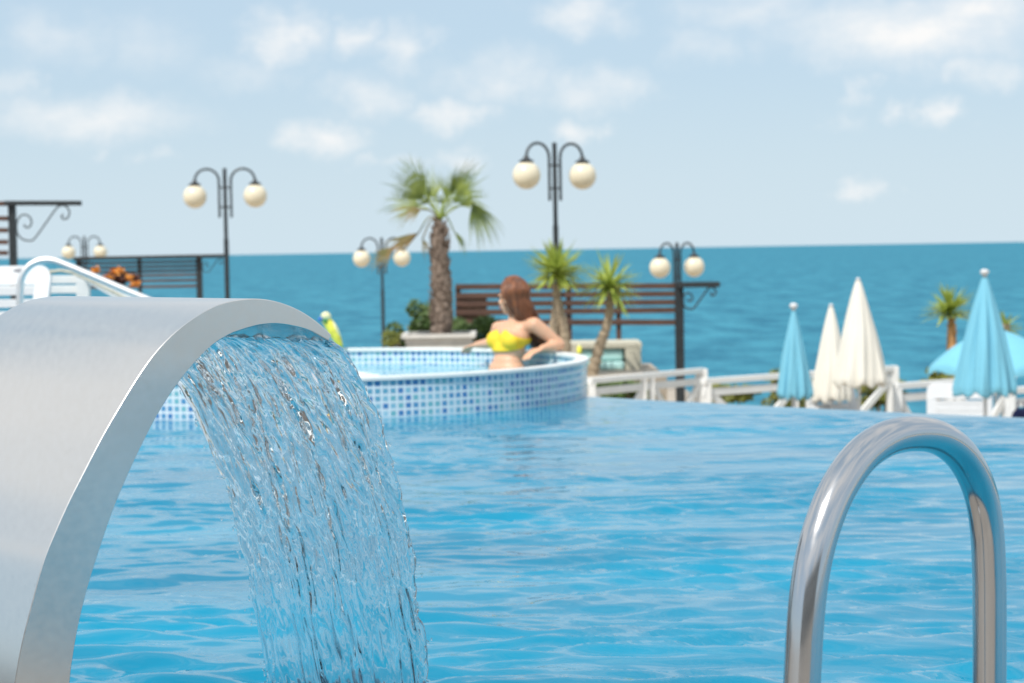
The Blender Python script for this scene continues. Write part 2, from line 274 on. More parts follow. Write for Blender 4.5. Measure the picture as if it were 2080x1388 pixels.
class MB:
    def __init__(s): s.v = []; s.f = []; s.uv = {}
    def add(s, vs, fs):
        k = len(s.v); s.v += [tuple(v) for v in vs]; s.f += [tuple(i + k for i in f) for f in fs]
    def box(s, c, d, rot=None):
        c = Vector(c); pts = []
        for sx in (-.5, .5):
            for sy in (-.5, .5):
                for sz in (-.5, .5):
                    p = Vector((sx * d[0], sy * d[1], sz * d[2]))
                    if rot: p = rot @ p
                    pts.append(c + p)
        s.add(pts, [(0, 1, 3, 2), (4, 6, 7, 5), (0, 4, 5, 1), (2, 3, 7, 6), (0, 2, 6, 4), (1, 5, 7, 3)])
    def bar(s, p, q, w, h):        # w across, h up
        p = Vector(p); q = Vector(q); d = (q - p); l = d.length; x = d / l
        up = Vector((0, 0, 1)) if abs(x.z) < .95 else Vector((0, 1, 0))
        y = up.cross(x).normalized(); z = x.cross(y)
        s.box((p + q) / 2, (l, w, h), Matrix((x, y, z)).transposed())
    def tube(s, pts, r, n=10, cap=True):
        pts = [Vector(p) for p in pts]; rs = r if isinstance(r, (list, tuple)) else [r] * len(pts)
        t = (pts[1] - pts[0]).normalized(); u = t.orthogonal().normalized(); vs = []; fs = []
        for i, p in enumerate(pts):
            a = pts[min(i + 1, len(pts) - 1)] - pts[max(i - 1, 0)]
            t = a.normalized(); u = (u - t * u.dot(t)).normalized(); w = t.cross(u)
            for k in range(n):
                g = 2 * math.pi * k / n; vs.append(p + (u * math.cos(g) + w * math.sin(g)) * rs[i])
        for i in range(len(pts) - 1):
            for k in range(n):
                fs.append((i * n + k, i * n + (k + 1) % n, (i + 1) * n + (k + 1) % n, (i + 1) * n + k))
        if cap: fs.append(tuple(range(n))[::-1]); fs.append(tuple((len(pts) - 1) * n + k for k in range(n)))
        s.add(vs, fs)
    def lathe(s, c, prof, n=24, rot=None):   # prof: (r, z)
        c = Vector(c); vs = []; fs = []
        for (r, z) in prof:
            for k in range(n):
                g = 2 * math.pi * k / n; p = Vector((r * math.cos(g), r * math.sin(g), z))
                vs.append(c + (rot @ p if rot else p))
        for i in range(len(prof) - 1):
            for k in range(n): fs.append((i * n + k, i * n + (k + 1) % n, (i + 1) * n + (k + 1) % n, (i + 1) * n + k))
        fs.append(tuple(range(n))[::-1]); fs.append(tuple((len(prof) - 1) * n + k for k in range(n)))
        s.add(vs, fs)
    def ell(s, c, r, n=16, m=10, rot=None):
        prof = [(math.sin(math.pi * i / m), -math.cos(math.pi * i / m)) for i in range(m + 1)]
        c = Vector(c); vs = []; fs = []
        for (a, z) in prof:
            a = max(a, 1e-4)
            for k in range(n):
                g = 2 * math.pi * k / n; p = Vector((a * math.cos(g) * r[0], a * math.sin(g) * r[1], z * r[2]))
                vs.append(c + (rot @ p if rot else p))
        for i in range(m):
            for k in range(n): fs.append((i * n + k, i * n + (k + 1) % n, (i + 1) * n + (k + 1) % n, (i + 1) * n + k))
        s.add(vs, fs)
    def build(s, name, m, parent=None, smooth=False, bevel=0, origin=None):
        me = bpy.data.meshes.new(name); me.from_pydata(s.v, [], s.f); me.update()
        if smooth: me.polygons.foreach_set('use_smooth', [True] * len(me.polygons))
        o = bpy.data.objects.new(name, me); col.objects.link(o); me.materials.append(m)
        if parent:
            o.parent = parent
            par = parent
            off = Vector((0, 0, 0))
            while par: off += Vector(par.location); par = par.parent
            if origin is None: me.transform(Matrix.Translation(-off))
        if bevel:
            bv = o.modifiers.new('bevel', 'BEVEL'); bv.width = bevel; bv.segments = 2; bv.limit_method = 'ANGLE'
        return o
# all parts are given in world coordinates; build() moves them into the parent's frame

def smooth_path(pts, n=8):         # Catmull-Rom
    pts = [Vector(p) for p in pts]; P_ = [pts[0] * 2 - pts[1]] + pts + [pts[-1] * 2 - pts[-2]]; o = []
    for i in range(1, len(P_) - 2):
        for k in range(n):
            t = k / n; a, b, c, d = P_[i - 1:i + 3]
            o.append(.5 * ((2 * b) + (c - a) * t + (2 * a - 5 * b + 4 * c - d) * t * t + (3 * b - a - 3 * c + d) * t ** 3))
    o.append(pts[-1]); return o

def grid_obj(name, X, Y, Z, m, parent=None, keep=None, smooth=True, uv=None):
    ny, nx = X.shape; co = np.stack([X, Y, Z], -1).reshape(-1, 3).astype(np.float32)
    i = np.arange(ny * nx).reshape(ny, nx)
    q = np.stack([i[:-1, :-1], i[:-1, 1:], i[1:, 1:], i[1:, :-1]], -1).reshape(-1, 4)
    if keep is not None: q = q[keep.reshape(-1)]
    me = bpy.data.meshes.new(name); me.vertices.add(len(co)); me.vertices.foreach_set('co', co.ravel())
    me.loops.add(q.size); me.loops.foreach_set('vertex_index', q.ravel().astype(np.int32))
    me.polygons.add(len(q)); me.polygons.foreach_set('loop_start', np.arange(0, q.size, 4, dtype=np.int32)); me.polygons.foreach_set('loop_total', np.full(len(q), 4, dtype=np.int32))
    me.update(calc_edges=True); me.validate()
    if smooth: me.polygons.foreach_set('use_smooth', [True] * len(me.polygons))
    if uv is not None:
        l = me.uv_layers.new(name='UVMap'); U = uv.reshape(-1, 2)[q.ravel()]; l.data.foreach_set('uv', U.ravel().astype(np.float32))
    o = bpy.data.objects.new(name, me); col.objects.link(o); me.materials.append(m)
    if parent: o.parent = parent; me.transform(Matrix.Translation(-Vector(parent.location)))
    return o

_lat = rng.random((256, 256))
def vnoise(x, y, seed=0):          # smooth value noise, -1..1
    x = np.asarray(x) + seed * 17.3; y = np.asarray(y) + seed * 9.7
    xi = np.floor(x).astype(int); yi = np.floor(y).astype(int); fx = x - xi; fy = y - yi
    fx = fx * fx * fx * (fx * (fx * 6 - 15) + 10); fy = fy * fy * fy * (fy * (fy * 6 - 15) + 10)
    g = lambda a, b: _lat[a % 256, b % 256]
    return 2 * ((g(xi, yi) * (1 - fx) + g(xi + 1, yi) * fx) * (1 - fy) + (g(xi, yi + 1) * (1 - fx) + g(xi + 1, yi + 1) * fx) * fy) - 1

# ------------------------------------------------------------------ sea, terrain, pool
TUB = Vector((-1.125, 11.58, 0)); RO, RI = 1.57, 1.495; ZR, ZW = .21, .10
SEA = -8.0
def sheet(name, pts, z, m):
    mb = MB(); mb.add([(x, y, z) for x, y in pts], [tuple(range(len(pts)))]); o = mb.build(name, m); return tag(o, kind='structure')
sheet('sea', [(-25000, 60), (25000, 60), (25000, 45000), (-25000, 45000)], SEA, M['sea'])

# terrain: stepped terraces falling to the sea
xs = np.linspace(-60, 60, 241); ys = np.concatenate([np.linspace(-70, 14, 30), np.linspace(14.5, 75, 122), np.linspace(80, 110, 5)])
X, Y = np.meshgrid(xs, ys)
Z = np.full_like(X, -1.62)
far = np.where(X < -1, 60.0, 49.0)
Z = np.where(Y > 36.4, -2.9, Z)
Z = np.where(Y > far, -2.9 - (Y - far) * .75 + .3 * vnoise(X * .3, Y * .3), Z)
Z = np.maximum(Z, SEA - 3)
Z = np.where((X > 3.3) & (Y > 25.6), np.minimum(Z, -5), Z)
Z = np.where(Y < 1.5, -1.62, Z)
tag(grid_obj('ground', X, Y, Z, M['terr'], smooth=False), kind='structure')

# raised platform carrying the palm, the day bed and the left screens
mb = MB(); mb.box((-14.15, 25.9, -1.2), (28.3 + 2 * 1.9, 2.9, .9)); mb.box((-18.1, 22.0, -1.203), (26, 18, .9)); mb.box((-14.5, 29.2, -1.206), (30, 3.6, .9)); tag(mb.build('planted_terrace', M['terr']), kind='structure')

# pool far edge
ep = [G(1200, 806), G(1500, 823), G(1750, 834), G(2080, 849)]
ce_ = np.polyfit([p.x for p in ep], [p.y for p in ep], 2)
def yedge(x):
    x = np.asarray(x, float)
    y = np.polyval(ce_, x); xl = ep[0].x - .2
    yl = np.polyval(ce_, xl); sl = np.polyval(np.polyder(ce_), xl)
    y = np.where(x < xl, yl + sl * (x - xl) * .9, y)
    xr = ep[-1].x + .2; yr = np.polyval(ce_, xr); sr = np.polyval(np.polyder(ce_), xr)
    y = np.where(x > xr, yr + sr * (x - xr), y)
    return np.clip(y, 7.5, 13.45)
PX0, PX1, PY0 = -3.1, 6.6, 2.95
nx, ny = 820, 680
xleft = lambda y: -.9 - .3 * (y - 2.95)
u = np.linspace(-4.2, PX1, nx); v = np.linspace(0, 1, ny)
X, V = np.meshgrid(u, v); Y0 = np.clip(PY0 - 1.5 * (X - .1), -3, PY0); Y = Y0 + (V ** 1.12) * (yedge(X) - Y0)
H = np.zeros_like(X)
wx = X + .06 * vnoise(X * 2.1, Y * 2.6, 1) ; wy = Y + .05 * vnoise(X * 1.7, Y * 3.1, 2)
H2 = np.zeros_like(X); H3 = np.zeros_like(X)
for k in range(120):
    lam = .058 * (9.5 ** rng.random()); th = rng.normal(0, .36) + math.pi / 2 + .08; kk = 2 * math.pi / lam
    ph_ = kk * (wx * math.cos(th) + wy * math.sin(th)) + rng.uniform(0, 6.28); w_ = np.sin(ph_) + .30 * np.sin(2 * ph_) - .08 * np.cos(2 * ph_)
    if lam > .2: H += .0016 * lam * w_
    elif k % 2: H2 += .0066 * lam * w_
    else: H3 += .0066 * lam * w_
patch = lambda a, b, sd: .22 + 1.7 * np.clip(vnoise(X * a, Y * b, sd) * .8 + .35, 0, 1) ** 1.6
H = H + H2 * patch(1.5, 3.4, 5) + H3 * patch(.8, 4.5, 41)
H += .0030 * vnoise(X * 1.1, Y * 3.6, 8)
H *= 1.15 - .8 * V ** .8             # calmer away from the fountain
edge = np.clip((1 - V) / .05, 0, 1); H = H * (.25 + .75 * edge)
dist = np.hypot(X - TUB.x, Y - TUB.y); H *= np.clip((dist - 1.5) / .9, .25, 1)
cen = (dist[:-1, :-1] > 1.5) & (X[:-1, 1:] > xleft(Y[:-1, 1:]) - .03)
tag(grid_obj('pool_water', X, Y, H, M['pool'], keep=cen), kind='structure')
# overflow wall of the pool and its floor
XX, TT = np.meshgrid(np.linspace(-4.0, PX1, 120), np.array([0, .25, .5, 1.0]))
YY = yedge(XX) + .012 + TT * .02; ZZ = -.012 - TT * 1.6
tag(grid_obj('pool_overflow_wall', XX, YY, ZZ, M['tile'], uv=np.stack([XX / .042, ZZ / .042], -1)), kind='structure')
# decks: where the camera stands and along the left side of the pool
sheet('pool_deck', [(-30, -30), (30, -30), (30, -3), (4.067, -3), (.1, PY0), (-30, PY0)], .05, M['paving'])
mb = MB(); mb.bar((-4, PY0 - .022, -.202), (.1, PY0 - .022, -.202), .04, .498); mb.bar((.083, PY0 - .02, -.2), (4.05, -3.02, -.2), .04, .494); mb.bar((4.04, -3.02, -.204), (30, -3.02, -.204), .04, .496); mb.bar((xleft(2.9) - .03, 2.9, -.2), (xleft(13.5) - .03, 13.5, -.2), .05, .495); tag(mb.build('pool_coping', M['rim']), kind='structure')
sheet('side_deck', [(-30, PY0 + .01), (xleft(PY0) - .04, PY0 + .01), (xleft(13.6) - .04, 13.6), (-30, 13.6)], .046, M['decking'])
sheet('pool_floor', [(PX0, PY0), (.1, PY0), (4.067, -3), (PX1, -3), (PX1, 8.0), (1.5, 11), (PX0, 13.3)], -1.3, M['tubwater'])

# ------------------------------------------------------------------ round tub
tub = empty('round_tub', (TUB.x, TUB.y, 0), 'round raised tub clad in blue mosaic tiles with a white rim, standing in the pool', 'tub')
def ring(name, r, z0, z1, m, inward=False, rows=6):
    th = np.linspace(0, 2 * math.pi, 193); T, ZZ = np.meshgrid(th, np.linspace(z0, z1, rows))
    return grid_obj(name, TUB.x + r * np.cos(T), TUB.y + r * np.sin(T), ZZ, m, parent=tub, uv=np.stack([T * round(2 * math.pi * r / .0405) / (2 * math.pi), (ZZ - ZR + .018) / .0385 + 200], -1))
o = ring('outer_wall', RO - .012, -1.3, ZR - .018, M['tile'])
o = ring('inner_wall', RI + .012, -.9, ZR - .018, M['tile'])
mb = MB(); prof = []
vs = []; fs = []; n = 192; pr = [(RI, ZR - .02), (RI, ZR - .004), (RI + .004, ZR), (RO - .004, ZR), (RO, ZR - .004), (RO, ZR - .02)]
for k in range(n):
    g = 2 * math.pi * k / n
    for (r, z) in pr: vs.append((TUB.x + r * math.cos(g), TUB.y + r * math.sin(g), z))
m_ = len(pr)
for k in range(n):
    for j in range(m_): fs.append((k * m_ + j, k * m_ + (j + 1) % m_, ((k + 1) % n) * m_ + (j + 1) % m_, ((k + 1) % n) * m_ + j))
mb.add(vs, fs); mb.build('rim', M['rim'], tub)
rr_, tt_ = np.meshgrid(np.linspace(.01, RI + .011, 60), np.linspace(0, 2 * math.pi, 200))
Xt = TUB.x + rr_ * np.cos(tt_); Yt = TUB.y + rr_ * np.sin(tt_)
tag(grid_obj('tub_water', Xt, Yt, ZW + .006 * vnoise(Xt * 9, Yt * 9, 3) + .003 * vnoise(Xt * 22, Yt * 22, 4), M['tubwater']), kind='structure')
mb = MB()
for k in range(26):
    c = P(742, 747, 11.6) + Vector((random.gauss(0, .06), random.gauss(0, .1), 0)); mb.ell((c.x, c.y, ZW + random.uniform(0, .02)), (random.uniform(.02, .05), random.uniform(.02, .05), random.uniform(.01, .03)), 8, 6)
tag(mb.build('bubbling_foam', M['foam'], smooth=True), 'white bubbling foam on the water inside the round tub', 'foam', kind='stuff')

# ------------------------------------------------------------------ stainless fountain
PHI = R(41); A = Vector((math.cos(PHI), math.sin(PHI), 0)); W = Vector((-math.sin(PHI), math.cos(PHI), 0)); WID = .585
tip = P(668, 690, 3.0)
pl = lambda px, py: PL(px, py, tip, W)
outer = [(-20, 1720), (8, 1540), (30, 1388), (45, 1306), (66, 1222), (89, 1139), (113, 1079), (140, 1019), (173, 954), (209, 885), (245, 823), (280, 766), (316, 716), (358, 673), (406, 638), (447, 618), (489, 609), (525, 607), (567, 614), (609, 631), (644, 654), (673, 680)]
inner = [(128, 1720), (134, 1540), (142, 1388), (149, 1330), (161, 1264), (179, 1192), (203, 1115), (230, 1037), (257, 972), (286, 909), (322, 840), (358, 784), (394, 739), (430, 703), (462, 682), (489, 671), (525, 661), (561, 658), (597, 663), (632, 673), (667, 692)]
fo = smooth_path([pl(*p) for p in outer], 5); fi = smooth_path([pl(*p) for p in inner], 5)
def resamp(p, n):
    d = [0]
    for a, b in zip(p, p[1:]): d.append(d[-1] + (b - a).length)
    o = []
    for k in range(n):
        s = d[-1] * k / (n - 1); i = max(0, min(len(d) - 2, next((j for j in range(len(d) - 1) if d[j + 1] >= s - 1e-9), len(d) - 2)))
        t = (s - d[i]) / max(d[i + 1] - d[i], 1e-9); o.append(p[i].lerp(p[i + 1], t))
    return o
NF = 90; fo = resamp(fo, NF); fi = resamp(fi, NF)
foot = empty('water_fountain', (fo[0] + fi[0]) / 2 * 1.0, 'brushed stainless steel arched pool fountain with a wide curved band at the left', 'fountain')
foot.location.z = .05
mb = MB(); vs = []; fs = []
be = .0011
def shell(off, shrink):
    r = []
    for a, b_ in zip(fo, fi):
        d = (b_ - a).normalized() * shrink; r.append((a + d + off, b_ - d + off))
    return r
rows = [shell(W * 0, be), shell(W * be, 0), shell(W * (WID - be), 0), shell(W * WID, be)]
for rw in rows:
    for a, b_ in rw: vs += [a, b_]
S_ = 2 * NF
for j in range(3):
    for i in range(NF - 1):
        k = j * S_ + 2 * i; fs.append((k, k + 2, k + 2 + S_, k + S_)); fs.append((k + 1, k + 1 + S_, k + 3 + S_, k + 3))
    k = j * S_; fs.append((k, k + S_, k + S_ + 1, k + 1)); k = j * S_ + 2 * (NF - 1); fs.append((k, k + 1, k + S_ + 1, k + S_))
for i in range(NF - 1):
    k = 2 * i; fs.append((k, k + 1, k + 3, k + 2)); k += 3 * S_; fs.append((k, k + 2, k + 3, k + 1))
mb.add(vs, fs); o = mb.build('arched_spout', M['brushed'], foot, smooth=True)
o.data.set_sharp_from_angle(angle=R(35))
mb = MB(); c = (fo[0] + fi[0]) / 2 + W * WID / 2; mb.box((c.x, c.y, .056), (.3, WID + .1, .012), Matrix.Rotation(PHI, 3, 'Z')); mb.build('base_plate', M['brushed'], foot, bevel=.002)
for sa in (-.11, .11):
    for sw in (-.24, .24):
        mb = MB(); q = c + A * sa + W * sw * (WID + .04) / .585 ; mb.lathe((q.x, q.y, .062), [(.012, 0), (.012, .008), (.006, .012)], 6); mb.build('bolt', M['brushed'], foot)

# falling water sheet
path = [(663, 686), (692, 704), (722, 742), (755, 805), (784, 880), (806, 950), (824, 1020), (840, 1100), (853, 1200), (864, 1300), (872, 1388), (882, 1500), (888, 1590)]
wp = resamp(smooth_path([pl(*p) for p in path], 6), 400)
wl = np.array(wp); nv = len(wp); nu = 330
arc = np.concatenate([[0], np.cumsum(np.linalg.norm(np.diff(wl, axis=0), axis=1))])
tan = np.gradient(wl, axis=0); tan /= np.linalg.norm(tan, axis=1)[:, None]
Wn = np.array(W); nrm = np.cross(np.broadcast_to(Wn, tan.shape), tan); nrm /= np.linalg.norm(nrm, axis=1)[:, None]
U, S = np.meshgrid(np.linspace(0, 1, nu), arc)
smax = arc[-1]; fall = S / smax
U3 = U
# contraction towards the middle and ragged borders
shift = .10 * fall                                 # the far border drifts inwards (towards larger reach)
ue = .006 + .005 * vnoise(S * 22, S * 0 + 3, 4) * np.clip(fall * 6, 0, 1) + .0022 * vnoise(S * 70, S * 0 + 7, 4)
ue2 = .005 * vnoise(S * 19, S * 0 + 9, 6) * np.clip(fall * 6, 0, 1) + .0022 * vnoise(S * 66, S * 0 + 2, 6)
wpos = (U * (WID - .01) * (1 - .11 * fall) + ue * (1 - U) - ue2 * U + .005)
drift = .05 * fall ** 1.2 * U
xw = wpos; xs_ = S
def streak(f1, f2, sd, skew=.12):
    a = (xw + skew * xs_ + .006 * vnoise(xw * 30, xs_ * 12, sd + 3)) * f1
    return vnoise(a, xs_ * f2 + .6 * vnoise(xw * 50, xs_ * 14, sd + 5), sd)
turb = np.clip(1.25 - 1.55 * fall, .12, 1.1) * np.clip(fall * 14, .15, 1)
def ridged(x): return 1 - 2 * np.sqrt(x * x + .03)
base = .0070 * streak(13, 3.2, 1, .05) + .0022 * streak(32, 7, 2, -.06)
d1 = base + turb * (.0058 * streak(34, 14, 3, .30) + .0026 * ridged(streak(60, 27, 4, .16)) + .0012 * streak(120, 50, 5, .35) + .0004 * streak(240, 120, 15, 0))
d2 = base + turb * (.0042 * streak(48, 15, 6, -.08) + .0024 * ridged(streak(74, 30, 7, .1)) + .0010 * streak(130, 60, 8, .1))
d1 += .0007 * ridged(streak(60, 4, 11, .02)) * (.4 + .6 * streak(9, 3, 31)) + .0002 * streak(170, 16, 12, 0) + .0007 * streak(60, 30, 13, .2)
rope = np.exp(-((U) / .018) ** 2) + np.exp(-((1 - U) / .018) ** 2)
th_ = .0028 + .0022 * streak(40, 8, 9) ** 2 + .0015 * rope
taper = np.clip(np.minimum(U, 1 - U) / .012, 0, 1) ** .5
def surf(d, sgn):
    off = d + sgn * th_ * .5 * taper
    return [wl[:, k][:, None] + Wn[k] * wpos + np.array(A)[k] * drift + nrm[:, k][:, None] * off for k in range(3)]
F_ = surf(d1 * .5 + base * .5, 1) if False else surf(d1, 1)
B_ = surf(base - .004 - .35 * np.clip(base - d1, 0, 1) - .004 * turb, -1)
# close the sheet: front columns, then back columns in reverse order
Xc = np.concatenate([F_[0], B_[0][:, ::-1], F_[0][:, :1]], 1); Yc = np.concatenate([F_[1], B_[1][:, ::-1], F_[1][:, :1]], 1); Zc = np.concatenate([F_[2], B_[2][:, ::-1], F_[2][:, :1]], 1)
sheet_o = grid_obj('falling_water', Xc, Yc, Zc, M['clear'])
bm = bmesh.new(); bm.from_mesh(sheet_o.data); bmesh.ops.remove_doubles(bm, verts=bm.verts[:], dist=1e-6)
bmesh.ops.holes_fill(bm, edges=[e for e in bm.edges if e.is_boundary]); bmesh.ops.recalc_face_normals(bm, faces=bm.faces[:])
bm.to_mesh(sheet_o.data); bm.free(); sheet_o.data.polygons.foreach_set('use_smooth', [True] * len(sheet_o.data.polygons))
tag(sheet_o, 'clear rippling curtain of water falling from the steel fountain spout', 'water curtain')
# loose drops along the two borders of the curtain
mb = MB()
for k in range(150):
    i = int(min(nv - 5, nv * (.12 + .86 * random.random()))); side = random.choice((0, 1)); uu = 0 if side == 0 else nu - 1
    p = Vector((F_[0][i, uu], F_[1][i, uu], F_[2][i, uu])) + W * (random.expovariate(1 / .006) * (-1 if side == 0 else 1)) + A * random.gauss(0, .004)
    r = random.uniform(.0007, .0022); t = Vector(tan[i]); mb.ell(p, (r, r, r * random.uniform(1.2, 3)), 8, 6, t.to_track_quat('Z', 'Y').to_matrix())
tag(mb.build('water_drops', M['clear'], smooth=True), 'tiny clear drops flying beside the falling water curtain', 'water drops', kind='stuff')

# ------------------------------------------------------------------ ladder handrail at the right
pa = P(1629, 1388, 2.32); pb = P(2010, 1388, 2.62); n_ = Vector((pb.y - pa.y, -(pb.x - pa.x), 0)).normalized()
rp = [(1622, 1700), (1624, 1500), (1629, 1388), (1637, 1250), (1650, 1150), (1672, 1065), (1704, 990), (1748, 928), (1800, 892), (1855, 881), (1908, 890), (1953, 925), (1986, 985), (2003, 1060), (2009, 1160), (2010, 1260), (2010, 1388), (2009, 1500), (2008, 1640)]
pts = smooth_path([PL(*p, pa, n_) for p in rp], 8)
lad = empty('ladder_handrail', (pa.x, pa.y, .05), 'polished stainless steel pool ladder handrail bent into a tall loop at the right', 'handrail')
mb = MB(); mb.tube(pts + [Vector((pts[-1].x, pts[-1].y, -1.0))], .0222, 40); o = mb.build('tube', M['polished'], lad, smooth=True)
pts_end = pts[-1]
for q in (pts[0],):
    mb = MB(); mb.lathe((q.x, q.y, .05), [(.045, 0), (.045, .012), (.03, .02), (.024, .035)], 32); mb.build('floor_flange', M['polished'], lad, smooth=False)

# ------------------------------------------------------------------ person in the tub
D = 12.22
TAG_ = None
class Lump:                        # tapered rounded pieces fused by a voxel remesh into one surface
    def __init__(s): s.m = MB()
    def ell(s, c, r, rot=None): s.m.ell(c, r, 20, 14, rot)
    def limb(s, pts, rs, n=14):
        pts = [Vector(p) for p in pts]
        s.m.tube(pts, rs, n)
        for p, r in zip(pts, rs): s.m.ell(p, (r, r, r), 14, 10)
    def fuse(s, name, m, parent, vox=.006, it=6):
        o = s.m.build(name, m, parent); md = o.modifiers.new('r', 'REMESH'); md.mode = 'VOXEL'; md.voxel_size = vox; md.use_smooth_shade = True
        sm = o.modifiers.new('s', 'SMOOTH'); sm.iterations = it; sm.factor = .5
        dg = bpy.context.evaluated_depsgraph_get(); me = bpy.data.meshes.new_from_object(o.evaluated_get(dg)); me.name = name
        o.modifiers.clear(); o.data = me
        me.polygons.foreach_set('use_smooth', [True] * len(me.polygons)); return o
hip = P(1030, 800, D)
per = empty('person', (hip.x, hip.y, hip.z - .1), 'woman with long auburn hair in a yellow bikini top leaning back in the round tub', 'person')
F = Vector((-.76, -.65, 0)).normalized(); LT = Vector((-F.y, F.x, 0)); UP = Vector((0, 0, 1))
body = Lump()
def frame(x, y, z): return Matrix((x, y, z)).transposed()
TF = frame(LT, F, UP)
pel = P(1028, 778, D); wst = P(1030, 738, D); rib = P(1034, 712, D + .02); ch = P(1040, 684, D + .04); nb = P(1050, 657, D + .05); nk = P(1048, 640, D + .05); hd = P(1041, 602, D + .03)
for c, r in ((pel, (.165, .11, .11)), (pel.lerp(wst, .6), (.138, .095, .09)), (wst, (.108, .08, .075)), (rib, (.12, .086, .08)), (ch, (.138, .095, .09)), (ch.lerp(nb, .6), (.125, .075, .055))):
    body.ell(c, r, TF)
shL = P(1086, 660, D - .06); shR = P(1012, 668, D + .20)
body.limb([nb + UP * -.02, shL], [.05, .046]); body.limb([nb + UP * -.02, shR], [.05, .045])
body.limb([nb - UP * .03, nk, hd - UP * .04], [.058, .048, .045])
# breasts
bL = ch + LT * .070 + F * .072 - UP * .02; bR = ch - LT * .070 + F * .072 - UP * .02
for c in (bL, bR): body.ell(c, (.058, .048, .056), TF)
# arms
elL = P(1137, 700, D - .05); wrL = P(1102, 708, D - .13); haL = P(1090, 714, D - .17)
body.limb([shL, shL.lerp(elL, .35), shL.lerp(elL, .8), elL], [.046, .044, .036, .034]); body.limb([elL, elL.lerp(wrL, .35), wrL], [.034, .035, .023])
elR = P(1000, 697, 12.45); wrR = P(968, 701, 12.60)
body.limb([shR, shR.lerp(elR, .5), elR], [.043, .038, .033]); body.limb([elR, elR.lerp(wrR, .35), wrR], [.033, .033, .022])
tips = []
def hand(wr, d, up, side, curl):
    d = d.normalized(); up = (up - d * up.dot(d)).normalized(); sd_ = d.cross(up) * side
    palm = wr + d * .045
    body.m.ell(palm, (.036, .046, .013), 16, 10, frame(sd_, d, up)); body.m.ell(wr + d * .012, (.024, .03, .015), 12, 8, frame(sd_, d, up))
    for k, (o_, l_) in enumerate(((-.027, .058), (-.009, .070), (.009, .075), (.027, .066))):
        b0 = wr + d * .078 + sd_ * o_; d1_ = (d + sd_ * o_ * 3).normalized(); p = [b0]; dd = d1_
        for j, fr in enumerate((.45, .32, .23)):
            dd = (dd - up * (curl * (.5 + .3 * j))).normalized(); p.append(p[-1] + dd * l_ * fr)
        body.limb(p, [.0088, .0082, .0075, .0065], 10); tips.append((p[-1], dd, up))
    p0 = wr + d * .02 + sd_ * .026; p1 = p0 + (d * .6 + sd_ * .8).normalized() * .035; p2 = p1 + (d + sd_ * .15 - up * .2).normalized() * .028
    body.limb([p0, p1, p2], [.012, .010, .0075], 10)
hand(wrL, haL - wrL + Vector((-.03, 0, -.01)), UP + F * .2, 1, .35)
hand(wrR, P(946, 708, 12.70) - wrR, UP, 1, .45)
# legs bent on the tub bench
for s_ in (-1, 1):
    h = pel + LT * .085 * s_ - UP * .05; k = h + F * .42 + LT * .05 * s_ + UP * .01; a_ = k - UP * .40 + F * .04; t_ = a_ + F * .17 - UP * .03
    body.limb([h, h.lerp(k, .5), k], [.085, .07, .052]); body.limb([k, k.lerp(a_, .35), a_], [.052, .052, .034]); body.limb([a_, t_], [.034, .024])
# head, turned away to the left
HF = Vector((-.78, .62, -.08)).normalized(); HL = UP.cross(HF).normalized(); HU = HF.cross(HL)
HT = frame(HL, HF, HU)
body.ell(hd + HU * .012 - HF * .012, (.068, .086, .087), HT); body.ell(hd + HF * .022 - HU * .045, (.056, .066, .066), HT)
body.ell(hd + HF * .060 - HU * .088, (.022, .02, .018), HT)           # chin
body.ell(hd + HF * .088 - HU * .02, (.011, .014, .022), HT); body.ell(hd + HF * .098 - HU * .034, (.013, .013, .011), HT)   # nose
body.ell(hd + HF * .084 - HU * .062, (.02, .012, .009), HT)           # mouth
body.ell(hd + HF * .078 + HU * .012, (.045, .012, .01), HT)           # brow
for s_ in (-1, 1): body.ell(hd + HL * .074 * s_ - HU * .02, (.008, .018, .028), HT); body.ell(hd + HF * .058 + HL * .038 * s_ - HU * .034, (.022, .02, .018), HT)
body.fuse('body', M['skin'], per, .0058, 5)
for s_ in (-1, 1): mb = MB(); mb.ell(hd + HF * .080 + HL * .030 * s_ - HU * .006, (.008, .004, .0045), 10, 8, HT); mb.build('eye', M['eye'], per, smooth=True)
mb = MB(); mb.ell(hd + HF * .094 - HU * .062, (.02, .006, .007), 12, 8, HT); mb.build('lips', M['lips'], per, smooth=True)
for p_, d_, u_ in tips[4:]:
    mb = MB(); mb.ell(p_ + u_ * .004 + d_ * .003, (.006, .008, .003), 8, 6, frame(d_.cross(u_), d_, u_)); mb.build('nail', M['nail'], per, smooth=True)
# bikini top: a cloth band laid on the chest, wider over the front, dipping at the middle
from mathutils.bvhtree import BVHTree
bd = [o for o in per.children if o.name.startswith('body')][0]
bvh = BVHTree.FromPolygons([v.co + Vector(per.location) for v in bd.data.vertices], [tuple(p.vertices) for p in bd.data.polygons])
mb = MB(); nn = 110; hh = 18; vs = []; fs = []
cc = ch - UP * .022
for j in range(hh + 1):
    tv = j / hh
    for k in range(nn):
        g = 2 * math.pi * k / nn; x = math.cos(g); y = math.sin(g); fr = max(0, y)
        lo = -.030 - .036 * fr ** .6; hi = .012 + .046 * fr ** .8 * math.exp(-((abs(x) - .42) / .36) ** 2) + .012 * fr
        z = lo + (hi - lo) * tv
        dr_ = (LT * x * 1.15 + F * y).normalized(); o_ = cc + UP * z; hit = bvh.ray_cast(o_, dr_, .24)
        rr = math.hypot(.145 * x, .10 * y)
        d_ = (hit[0] - o_).length if hit[0] else rr
        d_ = min(d_, rr + .004 + .055 * max(0, y))
        vs.append((g, z, d_, o_, dr_))
dd_ = np.array([v[2] for v in vs]).reshape(hh + 1, nn)
for _ in range(4): dd_ = np.maximum(dd_, (np.roll(dd_, 1, 1) + np.roll(dd_, -1, 1)) / 2)
